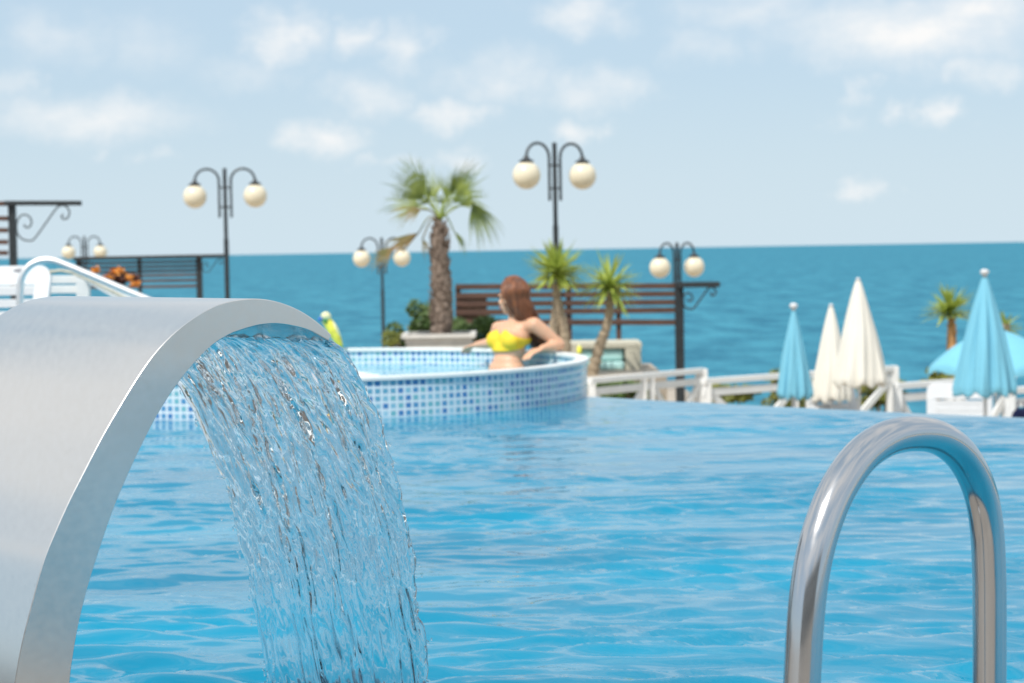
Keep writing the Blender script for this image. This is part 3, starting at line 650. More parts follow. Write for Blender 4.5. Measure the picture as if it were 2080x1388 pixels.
pts = [v[3] + v[4] * (float(dd_.reshape(-1)[q]) + .006) for q, v in enumerate(vs)]
for j in range(hh):
    for k in range(nn): fs.append((j * nn + k, j * nn + (k + 1) % nn, (j + 1) * nn + (k + 1) % nn, (j + 1) * nn + k))
mb.add(pts, fs); o = mb.build('bikini_top', M['bikini'], per, smooth=True)
so = o.modifiers.new('t', 'SOLIDIFY'); so.thickness = .004; so.offset = 0
lb = Lump(); lb.ell(pel, (.172, .118, .105), TF); lb.ell(pel - UP * .05, (.17, .115, .07), TF); lb.fuse('bikini_bottom', M['dark'], per, .01, 4)
# hair: a cap and long locks falling over the back
hr = Lump(); hr.ell(hd + HU * .022 - HF * .026, (.078, .088, .088), HT); hr.fuse('hair_cap', M['hair'], per, .008, 2)
mb = MB(); random.seed(3)
hc = hd + HU * .024 - HF * .022
for k in range(620):
    g = random.uniform(-math.pi * .98, math.pi * .98)       # angle round the head from the back
    if abs(g) > 2.2 and random.random() < .8: continue
    e_ = random.uniform(.05, 1.45)
    d0 = (-HF * math.cos(g) + HL * math.sin(g)) * math.cos(e_) + HU * math.sin(e_)
    if d0.dot(HF) > .62 and d0.dot(HU) < .55: continue
    top = hc + HU * .088 + HF * random.uniform(-.01, .05) + HL * random.gauss(0, .012)
    a_ = hc + Vector(d0).normalized() * .090
    side = -HF * math.cos(g * .8) + HL * math.sin(g * .8) * .9
    b1 = hc + side * .085 - HU * random.uniform(.03, .06)
    dn = random.uniform(.26, .38); tail = nb - F * .085 + LT * (.035 + .050 * math.sin(g)) + Vector((.055 + random.gauss(0, .02), random.gauss(0, .02), 0))
    end = Vector((tail.x, tail.y, hc.z - dn)); mid = b1.lerp(end, .5) + (side * .02)
    pth = smooth_path([top, a_, b1, mid, end], 4)
    r = random.uniform(.0035, .0065); mb.tube(pth, [r * (1 - .75 * (i / (len(pth) - 1)) ** 3) for i in range(len(pth))], 5)
mb.build('hair', M['hair'], per, smooth=True)

# ------------------------------------------------------------------ bird ornament and small bottle on the tub rim
q = P(694, 704, 13.02)
bird = empty('bird_ornament', (q.x, q.y, ZR), 'small yellow and green parrot shaped ornament on the far tub rim beside the fountain tip', 'ornament')
bp = lambda x, y, dd=0: P(x, y, 13.02 + dd)
mb = Lump(); mb.limb([bp(661, 646), bp(668, 658), bp(677, 673), bp(684, 687), bp(690, 700)], [.030, .034, .036, .030, .022]); mb.fuse('bird_body', M['lemon'], bird, .006, 4)
mb = MB(); mb.ell(bp(662, 643, -.01), (.034, .034, .030), 14, 10); mb.build('head', M['paleyel'], bird, smooth=True)
mb = MB(); mb.tube([bp(655, 647, -.02), bp(649, 648, -.03), bp(647, 653, -.03)], [.014, .011, .003], 8); mb.build('beak', M['birdblue'], bird, smooth=True)
mb = MB(); mb.ell(bp(661, 652, -.035), (.014, .008, .016), 10, 8); mb.build('cheek_patch', M['birdgreen'], bird, smooth=True)
mb = MB(); mb.ell(bp(683, 668, 0), (.012, .03, .06), 10, 8, Matrix.Rotation(-.45, 3, 'Y')); mb.build('wing', M['paleyel'], bird, smooth=True)
mb = MB(); mb.tube([bp(682, 676), bp(688, 692), bp(694, 708)], [.02, .018, .008], 8); mb.build('tail', M['lime'], bird, smooth=True)
q = P(1177, 716, 12.0); z0 = ZR
bt = empty('sunscreen_bottle', (q.x, q.y, z0), 'small pale yellow bottle standing on the right end of the tub rim', 'bottle')
mb = MB(); mb.lathe((q.x, q.y, z0), [(.014, 0), (.016, .004), (.016, .035), (.009, .043)], 16); mb.build('bottle_body', M['lemon'], bt, smooth=True)
mb = MB(); mb.lathe((q.x, q.y, z0 + .0432), [(.0085, 0), (.0085, .012)], 12); mb.build('bottle_cap', M['paleyel'], bt)

# ------------------------------------------------------------------ street lamps
def arcpts(sg):
    r = []
    r += [Vector((sg * .10, 0, -.84)), Vector((sg * .10, 0, -.5)), Vector((sg * .10, 0, -.25))]
    cx = .305; rad = .205
    for k in range(0, 11):
        g = math.pi - math.pi * k / 10; r.append(Vector((sg * (cx + rad * math.cos(g)), 0, -.215 + rad * math.sin(g))))
    r.append(Vector((sg * .51, 0, -.24))); return r
def make_lamp(px, py, d, rot, label):
    t = P(px, py, d); gz = t.z - 3.97
    r = empty('street_lamp', (t.x, t.y, gz), label, 'street lamp', 'double globe lamps on the terraces'); RM = Matrix.Rotation(rot, 3, 'Z')
    T = lambda v: Vector((t.x, t.y, t.z)) + RM @ Vector(v)
    mb = MB(); mb.tube([T((0, 0, -4.3)), T((0, 0, -1.2))], .042, 12); mb.tube([T((0, 0, -1.2)), T((0, 0, 0))], .033, 12); mb.lathe(T((0, 0, -3.97)), [(.1, 0), (.1, .04), (.06, .1), (.055, .45), (.042, .5)], 16); mb.build('pole', M['black'], r, smooth=False)
    for sg in (-1, 1):
        mb = MB(); mb.tube([T(p) for p in arcpts(sg)], .021, 10)
        for z in (-.33, -.66): mb.tube([T((sg * .03, 0, z)), T((sg * .10, 0, z))], .014, 8)
        mb.lathe(T((sg * .51, 0, -.285)), [(.105, 0), (.105, .022), (.05, .045), (.03, .09)], 20); mb.build('arm', M['black'], r, smooth=False)
        mb = MB(); mb.ell(T((sg * .51, 0, -.475)), (.2, .2, .2), 32, 20); mb.build('globe', M['globe'], r, smooth=True)
    return r
make_lamp(1126, 290, 28.9, R(36), 'largest double globe lamp on a black post, rising behind the bushy yucca')
make_lamp(456, 342, 34.0, R(4), 'black double globe lamp at the left, standing above the fountain arch')
make_lamp(1375, 493, 38.5, R(45), 'double globe lamp in line with the right post of the brown slat screen')
make_lamp(775, 483, 46.0, R(28), 'double globe lamp between fountain and palm, partly behind a drooping dry palm leaf')
make_lamp(171, 480, 59.0, R(38), 'smallest and farthest double globe lamp, at the far left above the slat screen')

# ------------------------------------------------------------------ slatted wooden screens with iron posts
SCR = [(49, 456), (51, 461), (59, 462), (64, 453), (61, 442), (50, 436), (40, 441), (34, 455), (35, 473), (44, 485), (57, 489), (69, 486), (92, 455), (112, 427), (121, 419), (131, 418), (139, 425), (141, 435), (136, 444), (128, 445), (125, 439), (129, 436)]
def scroll(mb, cx, cy, k, d, w):   # wrought S-bracket hanging in the corner of post and beam
    mb.tube(smooth_path([P(cx + (x - 33) * k, cy + (y - 418) * k, d) for x, y in SCR], 5), w / 2, 7)
def screen(label, d, xl, xr, ytl, ytr, slats, thick, posts, zbase, woodframe=True):
    # slats: list of (y at left, y at right) in photo pixels; posts: list of (px, ytop, width, material)
    c = P((xl + xr) / 2, 600, d); r = empty('slat_screen', (c.x, c.y, zbase), label, 'screen', 'slatted screens on the terraces')
    for (yl, yr) in slats:
        mb = MB(); mb.bar(P(xl, yl, d), P(xr, yr, d), .03, thick); mb.build('slat', M['wood'], r, bevel=.004)
    for (px, yt, w, mm) in posts:
        a_ = P(px, yt, d); mb = MB(); mb.box((a_.x, a_.y + (.06 if mm is M['wood'] else 0), (a_.z + zbase) / 2), (w, .07, a_.z - zbase)); mb.build('post', mm, r, bevel=.004)
    return r
s1 = screen('long brown slat screen with a black post, behind the woman and the yuccas', 29.0, 925, 1374, 583, 582,
            [(583, 581), (601, 597), (618, 614), (635, 630), (655, 655)], .082, [(930, 583, .08, M['wood']), (1155, 580, .08, M['wood']), (1256, 580, .07, M['wood']), (1379, 574, .13, M['black'])], -1.62)
a_ = P(936, 606, 29.1); b_ = P(990, 655, 29.1); mb = MB(); mb.box(((a_.x + b_.x) / 2, 29.12, (a_.z + b_.z) / 2), (b_.x - a_.x, .02, a_.z - b_.z)); mb.build('backing_panel', mat('brown_reed_panel', (.17, .12, .075), .8, vary=.4, vscale=12, stretch=(1, 1, 6)), s1)
mb = MB(); mb.bar(P(1376, 579, 28.9), P(1462, 578, 28.9), .09, .085); mb.build('beam', M['black'], s1, bevel=.005)
mb = MB(); scroll(mb, 1387, 584, .62, 28.9, .026); mb.build('scroll_bracket', M['black'], s1, smooth=True)
s2 = screen('dark slat screen at the far left edge, its iron beam reaching right against the sky', 20.0, -320, 16, 415, 415,
            [(414, 414), (444, 444), (468, 468), (492, 492), (515, 514)], .048, [(-318, 412, .08, M['wood']), (24, 408, .068, M['black'])], -.75)
mb = MB(); mb.bar(P(10, 413, 19.95), P(165, 413, 19.95), .07, .048); mb.build('beam', M['black'], s2, bevel=.004)
mb = MB(); scroll(mb, 33, 418, 1.0, 19.95, .016); mb.build('scroll_bracket', M['black'], s2, smooth=True)
s3 = screen('dark slat screen with thin rails behind the white fence, left of the tall left lamp', 29.5, 158, 403, 527, 520,
            [(527, 522), (536, 531), (545, 540), (554, 549), (563, 558), (573, 569), (585, 581)], .040, [(160, 524, .08, M['black']), (283, 522, .05, M['black']), (404, 518, .085, M['black'])], -.75)
mb = MB(); mb.bar(P(150, 526, 29.4), P(458, 520, 29.4), .09, .055); mb.build('beam', M['black'], s3, bevel=.004)
mb = MB(); scroll(mb, 411, 526, .38, 29.4, .014); mb.build('scroll_bracket', M['black'], s3, smooth=True)

# ------------------------------------------------------------------ white fences
def fence_section(label, a, b, base, group, name='white_fence', h1=.085, mid=.13):
    # a, b: ends of the top rail (world). Double top rail, posts, braces spreading from the middle post
    r = empty(name, (a.x, a.y, base), label, 'fence', group)
    d = (b - a); u_ = d.normalized()
    mb = MB(); mb.bar(a, b, .09, .065); mb.build('top_rail', M['white'], r, bevel=.004)
    off = UP * mid
    mb = MB(); mb.bar(a - off, b - off, .05, h1); mb.build('lower_rail', M['white'], r, bevel=.004)
    for k, (t, wd_) in enumerate(((0.02, .09), (.46, .07), (.53, .07), (.985, .15))):
        p = a + d * t; top_ = p.z + (.02 if k == 3 else -.03); mb = MB(); mb.box((p.x, p.y - .0, (top_ + base) / 2), (wd_, .085, top_ - base)); mb.build('post', M['white'], r, bevel=.005)
    n_ = Vector((-u_.y, u_.x, 0)) * .0
    for (t0, t1) in ((.45, .30), (.55, .70), (.96, .80), (.04, .2)):
        p = a + d * t0 - UP * (mid + .03) + n_; q_ = a + d * t1; q_ = Vector((q_.x, q_.y, a.z - .55)); mb = MB(); mb.bar(p, q_, .04, .085); mb.build('brace', M['white'], r, bevel=.004)
        if True:
            p2 = q_; q3 = a + d * (t1 - (t0 - t1) * .2); 
    return r
RZ = -.70
GR = 'white fence sections stepping along behind the pool edge'
fence_section('white wooden fence section just right of the round tub, behind the pool edge', G(1197, 774, RZ), G(1428, 753, RZ), -1.62, GR)
fence_section('white wooden fence section behind the folded left blue umbrella and the cream ones', G(1428, 775, RZ), G(1818, 748, RZ), -1.62, GR)
fence_section('white wooden fence section between the cream umbrellas and the white lounger', G(1818, 785, RZ), G(2052, 768, RZ), -1.62, GR)
fence_section('white wooden fence section cut off by the right edge of the picture', G(2046, 795, RZ), G(2300, 772, RZ), -1.62, GR)
fl = empty('white_fence', P(140, 600, 13.2).to_tuple(), 'low white fence with a slanting brace behind the left steel handrail', 'fence'); fl.location.z = .046
lf = lambda x, y: P(x, y, 13.2)
for (y0, h_) in ((569, .052), (589, .052)):
    mb = MB(); mb.bar(lf(-160, y0 + 1), lf(170, y0 - 1), .04, h_); mb.build('rail', M['white'], fl, bevel=.004)
for px_ in (-100, 172):
    p = lf(px_, 560); mb = MB(); mb.box((p.x, p.y - .05, (p.z + .046) / 2), (.085 if px_ > 0 else .07, .055, p.z - .046)); mb.build('post', M['white'], fl, bevel=.004)
mb = MB(); mb.bar(P(176, 562, 13.1), P(330, 652, 13.1), .04, .062); mb.build('brace', M['white'], fl, bevel=.004)

# stair handrails at the left
hrl = empty('stair_handrail', (P(41, 620, 10.6).x, 10.6, .046), 'pale steel handrail sloping down to the right above the fountain band', 'handrail')
zb = P(41, 615, 10.6)
pth = smooth_path([Vector((zb.x, zb.y, .046)), P(41, 640, 10.6), P(41, 590, 10.6), P(45, 562, 10.6), P(60, 541, 10.6), P(82, 530, 10.6), P(105, 529, 10.6), P(130, 537, 10.6), P(180, 558, 10.6), P(250, 588, 10.6), P(300, 609, 10.6), P(420, 660, 10.6)], 6)
pth.append(Vector((pth[-1].x, pth[-1].y, -.4)))
mb = MB(); mb.tube(pth, .0195, 16); mb.build('tube', M['railsteel'], hrl, smooth=True)
mb = MB(); mb.lathe((zb.x, zb.y, .05), [(.045, 0), (.045, .012), (.026, .02)], 20); mb.build('floor_flange', M['railsteel'], hrl)
hr2 = empty('stair_handrail', (P(150, 560, 12.4).x, 12.4, .046), 'thin darker handrail behind and below the pale steel one', 'handrail')
mb = MB(); mb.tube(smooth_path([Vector((P(100, 575, 12.4).x, 12.4, .046)), P(100, 575, 12.4), P(112, 552, 12.4), P(135, 552, 12.4), P(160, 560, 12.4), P(235, 596, 12.4), P(300, 630, 12.4)], 5), .010, 10); mb.build('tube', M['beige'], hr2, smooth=True)

# ------------------------------------------------------------------ sun loungers
def lounger(label, c, w, top, base, facing, back, mark=False, lean=.22, t1=.72):
    # backrest raised: c = middle of the backrest's lower edge line at ground, facing = direction the foot end points
    r = empty('sun_lounger', (c.x, c.y, base), label, 'sun lounger', 'white plastic sun loungers')
    fx = Vector(facing).normalized(); sx = UP.cross(fx).normalized(); seat = base + .32; h = top - seat
    def pt(s, f, z): return Vector((c.x, c.y, 0)) + sx * s + fx * f + UP * z
    # backrest: rounded outline with slots
    def bk(s, t, o): return pt(s, -lean * t * h / .6 + o * .9, seat + t * h)
    outline = []
    n = 10; rr = .09 / h
    hw = w / 2
    for k in range(n + 1):
        g = math.pi / 2 * k / n; outline.append((-hw + .09 - .09 * math.cos(g), 1 - rr + rr * math.sin(g)))
    for k in range(n + 1):
        g = math.pi / 2 * (1 - k / n); outline.append((hw - .09 + .09 * math.cos(g), 1 - rr + rr * math.sin(g)))
    mb = MB(); m1 = len(outline)
    # head panel above the slots
    pts = [(-hw, t1)] + outline + [(hw, t1)]
    m1 = len(pts); vs = [bk(s, t, 0) for s, t in pts] + [bk(s, t, -.03) for s, t in pts]
    fs = [tuple(range(m1)), tuple(range(2 * m1 - 1, m1 - 1, -1))] + [(k, k + m1, (k + 1) % m1 + m1, (k + 1) % m1) for k in range(m1)]
    mb.add(vs, fs)
    for s_ in (-1, 1):
        mb.bar(bk(s_ * (hw - .05), t1 + .01, -.015), bk(s_ * (hw - .05), 0, -.015), .1, .03)
    t = t1 - .09
    while t > .02:
        mb.bar(bk(-hw + .1, t, -.015), bk(hw - .1, t, -.015), .022, .072 * h / .6); t -= .125 / max(h / .6, .7)
    mb.build('backrest', M['plastic'], r, bevel=.003)
    if mark:
        mb = MB(); mb.ell(bk(-.0 + mark, .93, .004), (.05, .003, .014), 14, 8, Matrix((sx, fx, UP)).transposed()); mb.build('printed_mark', M['greymark'], r)
    mb = MB()
    for s_ in (-1, 1): mb.bar(pt(s_ * (hw - .03), -.25, seat - .03), pt(s_ * (hw - .03), 1.3, seat - .03), .055, .07)
    for k in range(12): mb.bar(pt(-hw + .057, .08 + .1 * k, seat - .02), pt(hw - .057, .08 + .1 * k, seat - .02), .075, .022)
    mb.build('seat', M['plastic'], r, bevel=.004)
    for s_ in (-1, 1):
        for f_ in (-.15, 1.15): mb = MB(); mb.bar(pt(s_ * (hw - .03), f_, seat - .066), pt(s_ * (hw - .03), f_ + (-.04 if f_ < 0 else .04), base), .05, .06); mb.build('leg', M['plastic'], r, bevel=.004)
    return r
c = P(-25, 600, 12.3); lounger('white plastic sun lounger with raised slatted back at the far left edge', Vector((c.x, 12.3, 0)), .72, P(0, 541, 12.3).z, .046, (-.15, -1, 0), 0, mark=.16)
c = P(1948, 800, 21.0); lounger('white plastic sun lounger with raised back beneath the large blue umbrella', Vector((c.x, 21.0, 0)), .68, P(1948, 777, 21.2).z, -1.62, (-.25, -1, 0), 0, lean=.15, t1=.74)
c = P(1705, 800, 21.5); lounger('white sun lounger partly hidden behind the skirts of the cream umbrellas', Vector((c.x, 21.5, 0)), .62, P(1705, 786, 21.5).z, -1.62, (.5, -1, 0), 0, lean=.15)

# ------------------------------------------------------------------ umbrellas
def closed_umbrella(label, d, ax, ay, by, hw_, m, cap, seed, pleat=.20, group='folded parasols behind the pool edge'):
    a = P(ax, ay, d); zb_ = P(ax, by, d).z; H_ = a.z - zb_; R_ = hw_ * d / FPX
    r = empty('closed_umbrella', (a.x, a.y, -1.62), label, 'umbrella', group)
    rd = random.Random(seed); ph = [rd.uniform(0, 6.28) for _ in range(4)]
    nn = 128; hh = 40; vs = []; fs = []
    for j in range(hh + 1):
        t = j / hh
        for k in range(nn):
            g = 2 * math.pi * k / nn
            rr = R_ * (.05 + .95 * t ** .85 * (1 - .08 * t * t * t))
            pl_ = pleat * min(1, t * 2.2)
            f = 1 - pl_ + pl_ * (abs(math.sin(4 * g + ph[0] + .25 * math.sin(2 * g))) ** .7) * 1.25 + .07 * math.sin(13 * g + ph[1] + 4 * t) * t + .07 * math.sin(3 * g + ph[2] + 1.5 * t) * t + .03 * math.sin(29 * g + ph[3] - 3 * t) * t
            z = a.z - H_ * t
            if j >= hh - 3: z -= .028 * math.sin(8 * g + ph[3]) * (j - hh + 4) / 4
            if j > hh - 2: rr *= .96
            vs.append((a.x + rr * f * math.cos(g), a.y + rr * f * math.sin(g), z))
    for j in range(hh):
        for k in range(nn): fs.append((j * nn + k, j * nn + (k + 1) % nn, (j + 1) * nn + (k + 1) % nn, (j + 1) * nn + k))
    fs.append(tuple(range(nn)))
    mb = MB(); mb.add(vs, fs); o = mb.build('canopy', m, r, smooth=True); so = o.modifiers.new('t', 'SOLIDIFY'); so.thickness = .004
    mb = MB(); mb.tube([(a.x, a.y, -1.62), (a.x, a.y, a.z - .02)], .017, 12); mb.build('pole', M['plastic'], r, smooth=True)
    mb = MB()
    if cap: mb.lathe((a.x, a.y, a.z - .005), [(.020, 0), (.020, .022), (.038, .030), (.043, .052), (.034, .070), (.012, .077)], 20)
    else: mb.lathe((a.x, a.y, a.z - .01), [(.026, 0), (.022, .02), (.008, .03)], 16)
    mb.build('finial', M['plastic'], r, smooth=True)
    mb = MB(); mb.lathe((a.x, a.y, -1.62), [(.22, 0), (.22, .05), (.06, .09), (.03, .25)], 24); mb.build('base', M['concrete'], r)
    return r
closed_umbrella('folded slim blue umbrella with a white knob, leftmost of the folded ones', 20.5, 1612, 630, 808, 37, M['umbblue'], True, 2, .27)
closed_umbrella('smaller folded cream umbrella directly left of the tallest cream one', 21.5, 1688, 621, 812, 44, M['umbwhite'], False, 5, .10)
closed_umbrella('tall folded cream umbrella in the middle of the folded ones', 20.8, 1743, 568, 782, 56, M['umbwhite'], False, 8, .11)
closed_umbrella('large folded blue umbrella with white knob in front of the open one', 19.2, 2000, 562, 800, 64, M['umbblue'], True, 11, .30)
# open one behind
oc = P(2022, 668, 23.5); ro_ = 1.0; ou = empty('open_umbrella', (oc.x, oc.y, -1.62), 'open light blue beach umbrella behind the large folded blue one', 'umbrella')
nn = 96; hh = 16; vs = []; fs = []; zr_ = P(1890, 752, 23.5).z; hz_ = oc.z - zr_
for j in range(hh + 1):
    t = j / hh
    for k in range(nn):
        g = 2 * math.pi * k / nn; sg_ = (math.cos(math.pi / 8) / math.cos((g % (math.pi / 4)) - math.pi / 8)); rr = ro_ * .8 * t * sg_
        vs.append((oc.x + rr * math.cos(g), oc.y + rr * math.sin(g), oc.z - hz_ * (.25 * t + .75 * t ** 1.9) * (.86 + .14 * (sg_ - .92) / .08 * 1)))
vs += [(v[0] * 1 + 0, v[1], v[2] - .07 + .02 * math.sin(k * .65)) for k, v in enumerate(vs[-nn:])]
for j in range(hh + 1):
    for k in range(nn): fs.append((j * nn + k, j * nn + (k + 1) % nn, (j + 1) * nn + (k + 1) % nn, (j + 1) * nn + k))
mb = MB(); mb.add(vs, fs); o = mb.build('canopy', M['umbblue'], ou, smooth=True)
mb = MB(); mb.tube([(oc.x, oc.y, -1.62), (oc.x, oc.y, oc.z)], .018, 12); mb.build('pole', M['plastic'], ou, smooth=True)
for k in range(8):
    g = math.pi / 4 * k; mb = MB(); mb.tube([(oc.x, oc.y, oc.z - .06), (oc.x + .78 * ro_ * math.cos(g), oc.y + .78 * ro_ * math.sin(g), oc.z - hz_ - .0)], .006, 6); mb.build('rib', M['plastic'], ou)
nb_ = P(2074, 842, 20.0); mb = Lump(); mb.ell(nb_, (.09, .07, .06)); mb.ell(nb_ - UP * .08, (.12, .09, .10)); mb.m.tube([nb_ + Vector((-.04, 0, .04)), nb_ + Vector((-.03, 0, .13)), nb_ + Vector((.03, 0, .13)), nb_ + Vector((.04, 0, .04))], .012, 8)
bag = empty('beach_bag', (nb_.x, nb_.y, nb_.z - .18), 'dark navy beach bag at the right edge behind the pool', 'bag'); mb.fuse('bag_body', M['navy'], bag, .012, 4)
st = MB(); st.box((nb_.x + .05, nb_.y + .02, (nb_.z - .18 - 1.62) / 2 - .01), (.5, .5, .04)); 
side_t = empty('side_table', (nb_.x, nb_.y, -1.62), 'small white side table under the navy bag', 'table')
tz = nb_.z - .20
mb = MB(); mb.box((nb_.x + .05, nb_.y + .03, tz), (.5, .5, .03)); mb.build('table_top', M['plastic'], side_t, bevel=.005)
for sx_ in (-.2, .2):
    for sy_ in (-.2, .2): mb = MB(); mb.box((nb_.x + .05 + sx_, nb_.y + .03 + sy_, (tz - .016 - 1.62) / 2), (.04, .04, tz - .016 + 1.62)); mb.build('leg', M['plastic'], side_t)

# ------------------------------------------------------------------ day bed (beige box seat with turquoise cushions)
DD = 26.0; db = empty('day_bed', (P(1235, 755, DD).x, DD, -.75), 'beige wicker day bed with pale turquoise cushions, right of the round tub', 'day bed')
def pxbox(mb, x0, y0, x1, y1, d, depth, dy=0):
    a = P(x0, y0, d); b_ = P(x1, y1, d); mb.box(((a.x + b_.x) / 2, d + depth / 2 + dy, (a.z + b_.z) / 2), (abs(b_.x - a.x), depth, abs(a.z - b_.z)))
mb = MB(); pxbox(mb, 1150, 698, 1304, 707, DD, .9); mb.build('top_edge', M['beige'], db, bevel=.01)
mb = MB(); pxbox(mb, 1270, 708, 1303, 752, DD, .85); mb.build('armrest', M['beige'], db, bevel=.01)
mb = MB(); pxbox(mb, 1150, 708, 1176, 752, DD, .85); mb.build('armrest', M['beige'], db, bevel=.01)
mb = MB(); pxbox(mb, 1177, 709, 1269, 752, DD, .05, .75); mb.build('backrest', M['beige'], db, bevel=.01)
mb = MB(); pxbox(mb, 1180, 711, 1267, 733, DD, .14, .05); mb.build('cushion', M['turq'], db, bevel=.03)
mb = MB(); pxbox(mb, 1178, 736, 1268, 751, DD, .8, -.05); mb.build('seat_cushion', M['turq'], db, bevel=.03)
for x_ in (1158, 1215, 1262, 1296): mb = MB(); pxbox(mb, x_, 752, x_ + 6, 758, DD, .7, .05); mb.build('foot', M['black'], db)

# ------------------------------------------------------------------ palm in a planter
PD = 26.0
pc = P(893, 690, PD)
plt_ = empty('planter', (pc.x, PD, -.75), 'square tapering off-white planter with grooved sides under the palm', 'planter')
zt = P(893, 676, PD).z; wt = 148 * PD / FPX / 2; zb0 = -.75
mb = MB(); prof = []
hgt = zt - zb0
levels = [(0, .72), (.02, .72)]
for k in range(7):
    t0 = .05 + k * .12; levels += [(t0, .72 + .22 * t0), (t0 + .09, .72 + .22 * (t0 + .09)), (t0 + .095, .70 + .22 * t0), (t0 + .115, .70 + .22 * t0)]
levels += [(.9, .93), (.9, 1.0), (1.0, 1.0), (1.0, .86), (.93, .86)]
vs = []; fs = []
for (t, s_) in levels:
    for (ax, ay) in ((-1, -1), (1, -1), (1, 1), (-1, 1)): vs.append((pc.x + ax * wt * s_, PD + ay * wt * s_, zb0 + t * hgt))
for j in range(len(levels) - 1):
    for k in range(4): fs.append((j * 4 + k, j * 4 + (k + 1) % 4, (j + 1) * 4 + (k + 1) % 4, (j + 1) * 4 + k))
fs.append((3, 2, 1, 0)); mb.add(vs, fs); mb.build('pot', M['concrete'], plt_)
mb = MB(); mb.box((pc.x, PD, zb0 + .9 * hgt), (wt * 1.71, wt * 1.71, .03)); mb.build('soil', M['soil'], plt_)
palm = empty('palm_tree', (pc.x, PD, zb0 + .9 * hgt), 'fan palm with a shaggy brown trunk growing from the off-white planter', 'palm')
# trunk with leaf-base stubs
tb = P(896, 680, PD); ttp = P(893, 448, PD)
nn = 48; hh = 110; vs = []; fs = []; rd = random.Random(4)
def trad(t): return (.138 - .04 * t ** 1.2) * (1 if t < .8 else 1 - .55 * ((t - .8) / .2) ** 1.3)
for j in range(hh + 1):
    t = j / hh; c = tb.lerp(ttp, t) + Vector((.02 * math.sin(t * 5), 0, 0))
    for k in range(nn):
        g = 2 * math.pi * k / nn
        f = 1 + .10 * float(vnoise(g * 3.2, t * 26, 21)) + .07 * float(vnoise(g * 9, t * 60, 22)) + .05 * ((t * 16 + g / 6.28 * 2) % 1)
        vs.append((c.x + trad(t) * f * math.cos(g), c.y + trad(t) * f * math.sin(g), c.z))
for j in range(hh):
    for k in range(nn): fs.append((j * nn + k, j * nn + (k + 1) % nn, (j + 1) * nn + (k + 1) % nn, (j + 1) * nn + k))
mb = MB(); mb.add(vs, fs)
for k in range(150):
    t = rd.uniform(.05, .97); g = rd.uniform(0, 6.28); c = tb.lerp(ttp, t); o_ = Vector((math.cos(g), math.sin(g), 0)); r_ = trad(t)
    p0 = c + o_ * r_ * .92; mb.tube([p0, p0 + o_ * .02 + UP * .05, p0 + o_ * .045 + UP * rd.uniform(.07, .12)], [.016, .013, .003], 5)
mb.build('trunk', M['palmtrunk'], palm, smooth=True)
def fan(mb, hub, axis, nrm_, L_, spread, nb2, droop, rd):
    axis = axis.normalized(); nrm_ = (nrm_ - axis * nrm_.dot(axis)).normalized(); sd2 = axis.cross(nrm_)
    for k in range(nb2):
        a_ = (k / (nb2 - 1) - .5) * 2 * spread; d = axis * math.cos(a_) + sd2 * math.sin(a_); l_ = L_ * (1 - .22 * (abs(a_) / spread) ** 2) * rd.uniform(.7, 1.12)
        wv = (sd2 * math.cos(a_) - axis * math.sin(a_)); nseg = 6; w0 = L_ * .019; cen = []; dd = d.copy(); p = hub.copy()
        fold = nrm_ * w0 * .5 * rd.uniform(.4, 1)
        dr = droop * rd.uniform(.3, 2.6)
        for j in range(nseg + 1):
            cen.append(p.copy()); dd = (dd + Vector((0, 0, -1)) * dr * (j / nseg) ** 1.5 * .55 + nrm_ * rd.uniform(-.03, .03)).normalized(); p = p + dd * l_ / nseg
        vs = []
        for j, c in enumerate(cen):
            t = j / nseg; w_ = w0 * (.35 + 1.2 * t if t < .45 else .89 * (1 - (t - .45) / .55) + .03)
            vs += [c - wv * w_ + fold * .3, c - fold * .3 * (1 - t), c + wv * w_ + fold * .3]
        fs = []
        for j in range(nseg):
            q2 = j * 3; fs += [(q2, q2 + 1, q2 + 4, q2 + 3), (q2 + 1, q2 + 2, q2 + 5, q2 + 4)]
        mb.add(vs, fs)
CR = P(893, 447, PD); rd = random.Random(9)
# (hub x, hub y, tip x, tip y, depth offset of hub, depth offset of tip, blades, spread, droop, dry)
fronds = [(858, 404, 815, 352, -.1, -.25, 17, 1.0, .12, 0), (850, 420, 794, 404, .15, .3, 15, .95, .35, 0), (856, 425, 808, 436, -.25, -.4, 13, .7, .5, 2),
          (884, 402, 868, 356, .25, .5, 15, .9, .15, 0), (906, 404, 918, 358, .05, .1, 14, .75, .15, 0), (926, 398, 968, 354, -.15, -.3, 17, .85, .12, 0), (920, 412, 968, 384, .3, .5, 12, .7, .35, 0),
          (960, 412, 992, 482, -.1, -.1, 17, .75, .5, 0), (850, 474, 742, 534, -.15, -.3, 17, .42, .3, 1), (922, 470, 950, 506, .1, .15, 7, .3, .8, 0),
          (932, 418, 985, 400, .1, .2, 11, .5, .9, 0), (868, 398, 826, 342, .2, .35, 11, .55, .25, 0), (915, 392, 946, 340, -.1, -.2, 11, .5, .2, 0),
          (872, 412, 846, 380, .3, .8, 11, .8, .3, 0), (900, 415, 904, 380, .3, .9, 10, .8, .4, 0), (858, 486, 874, 520, .1, .1, 7, .5, 1, 1)]
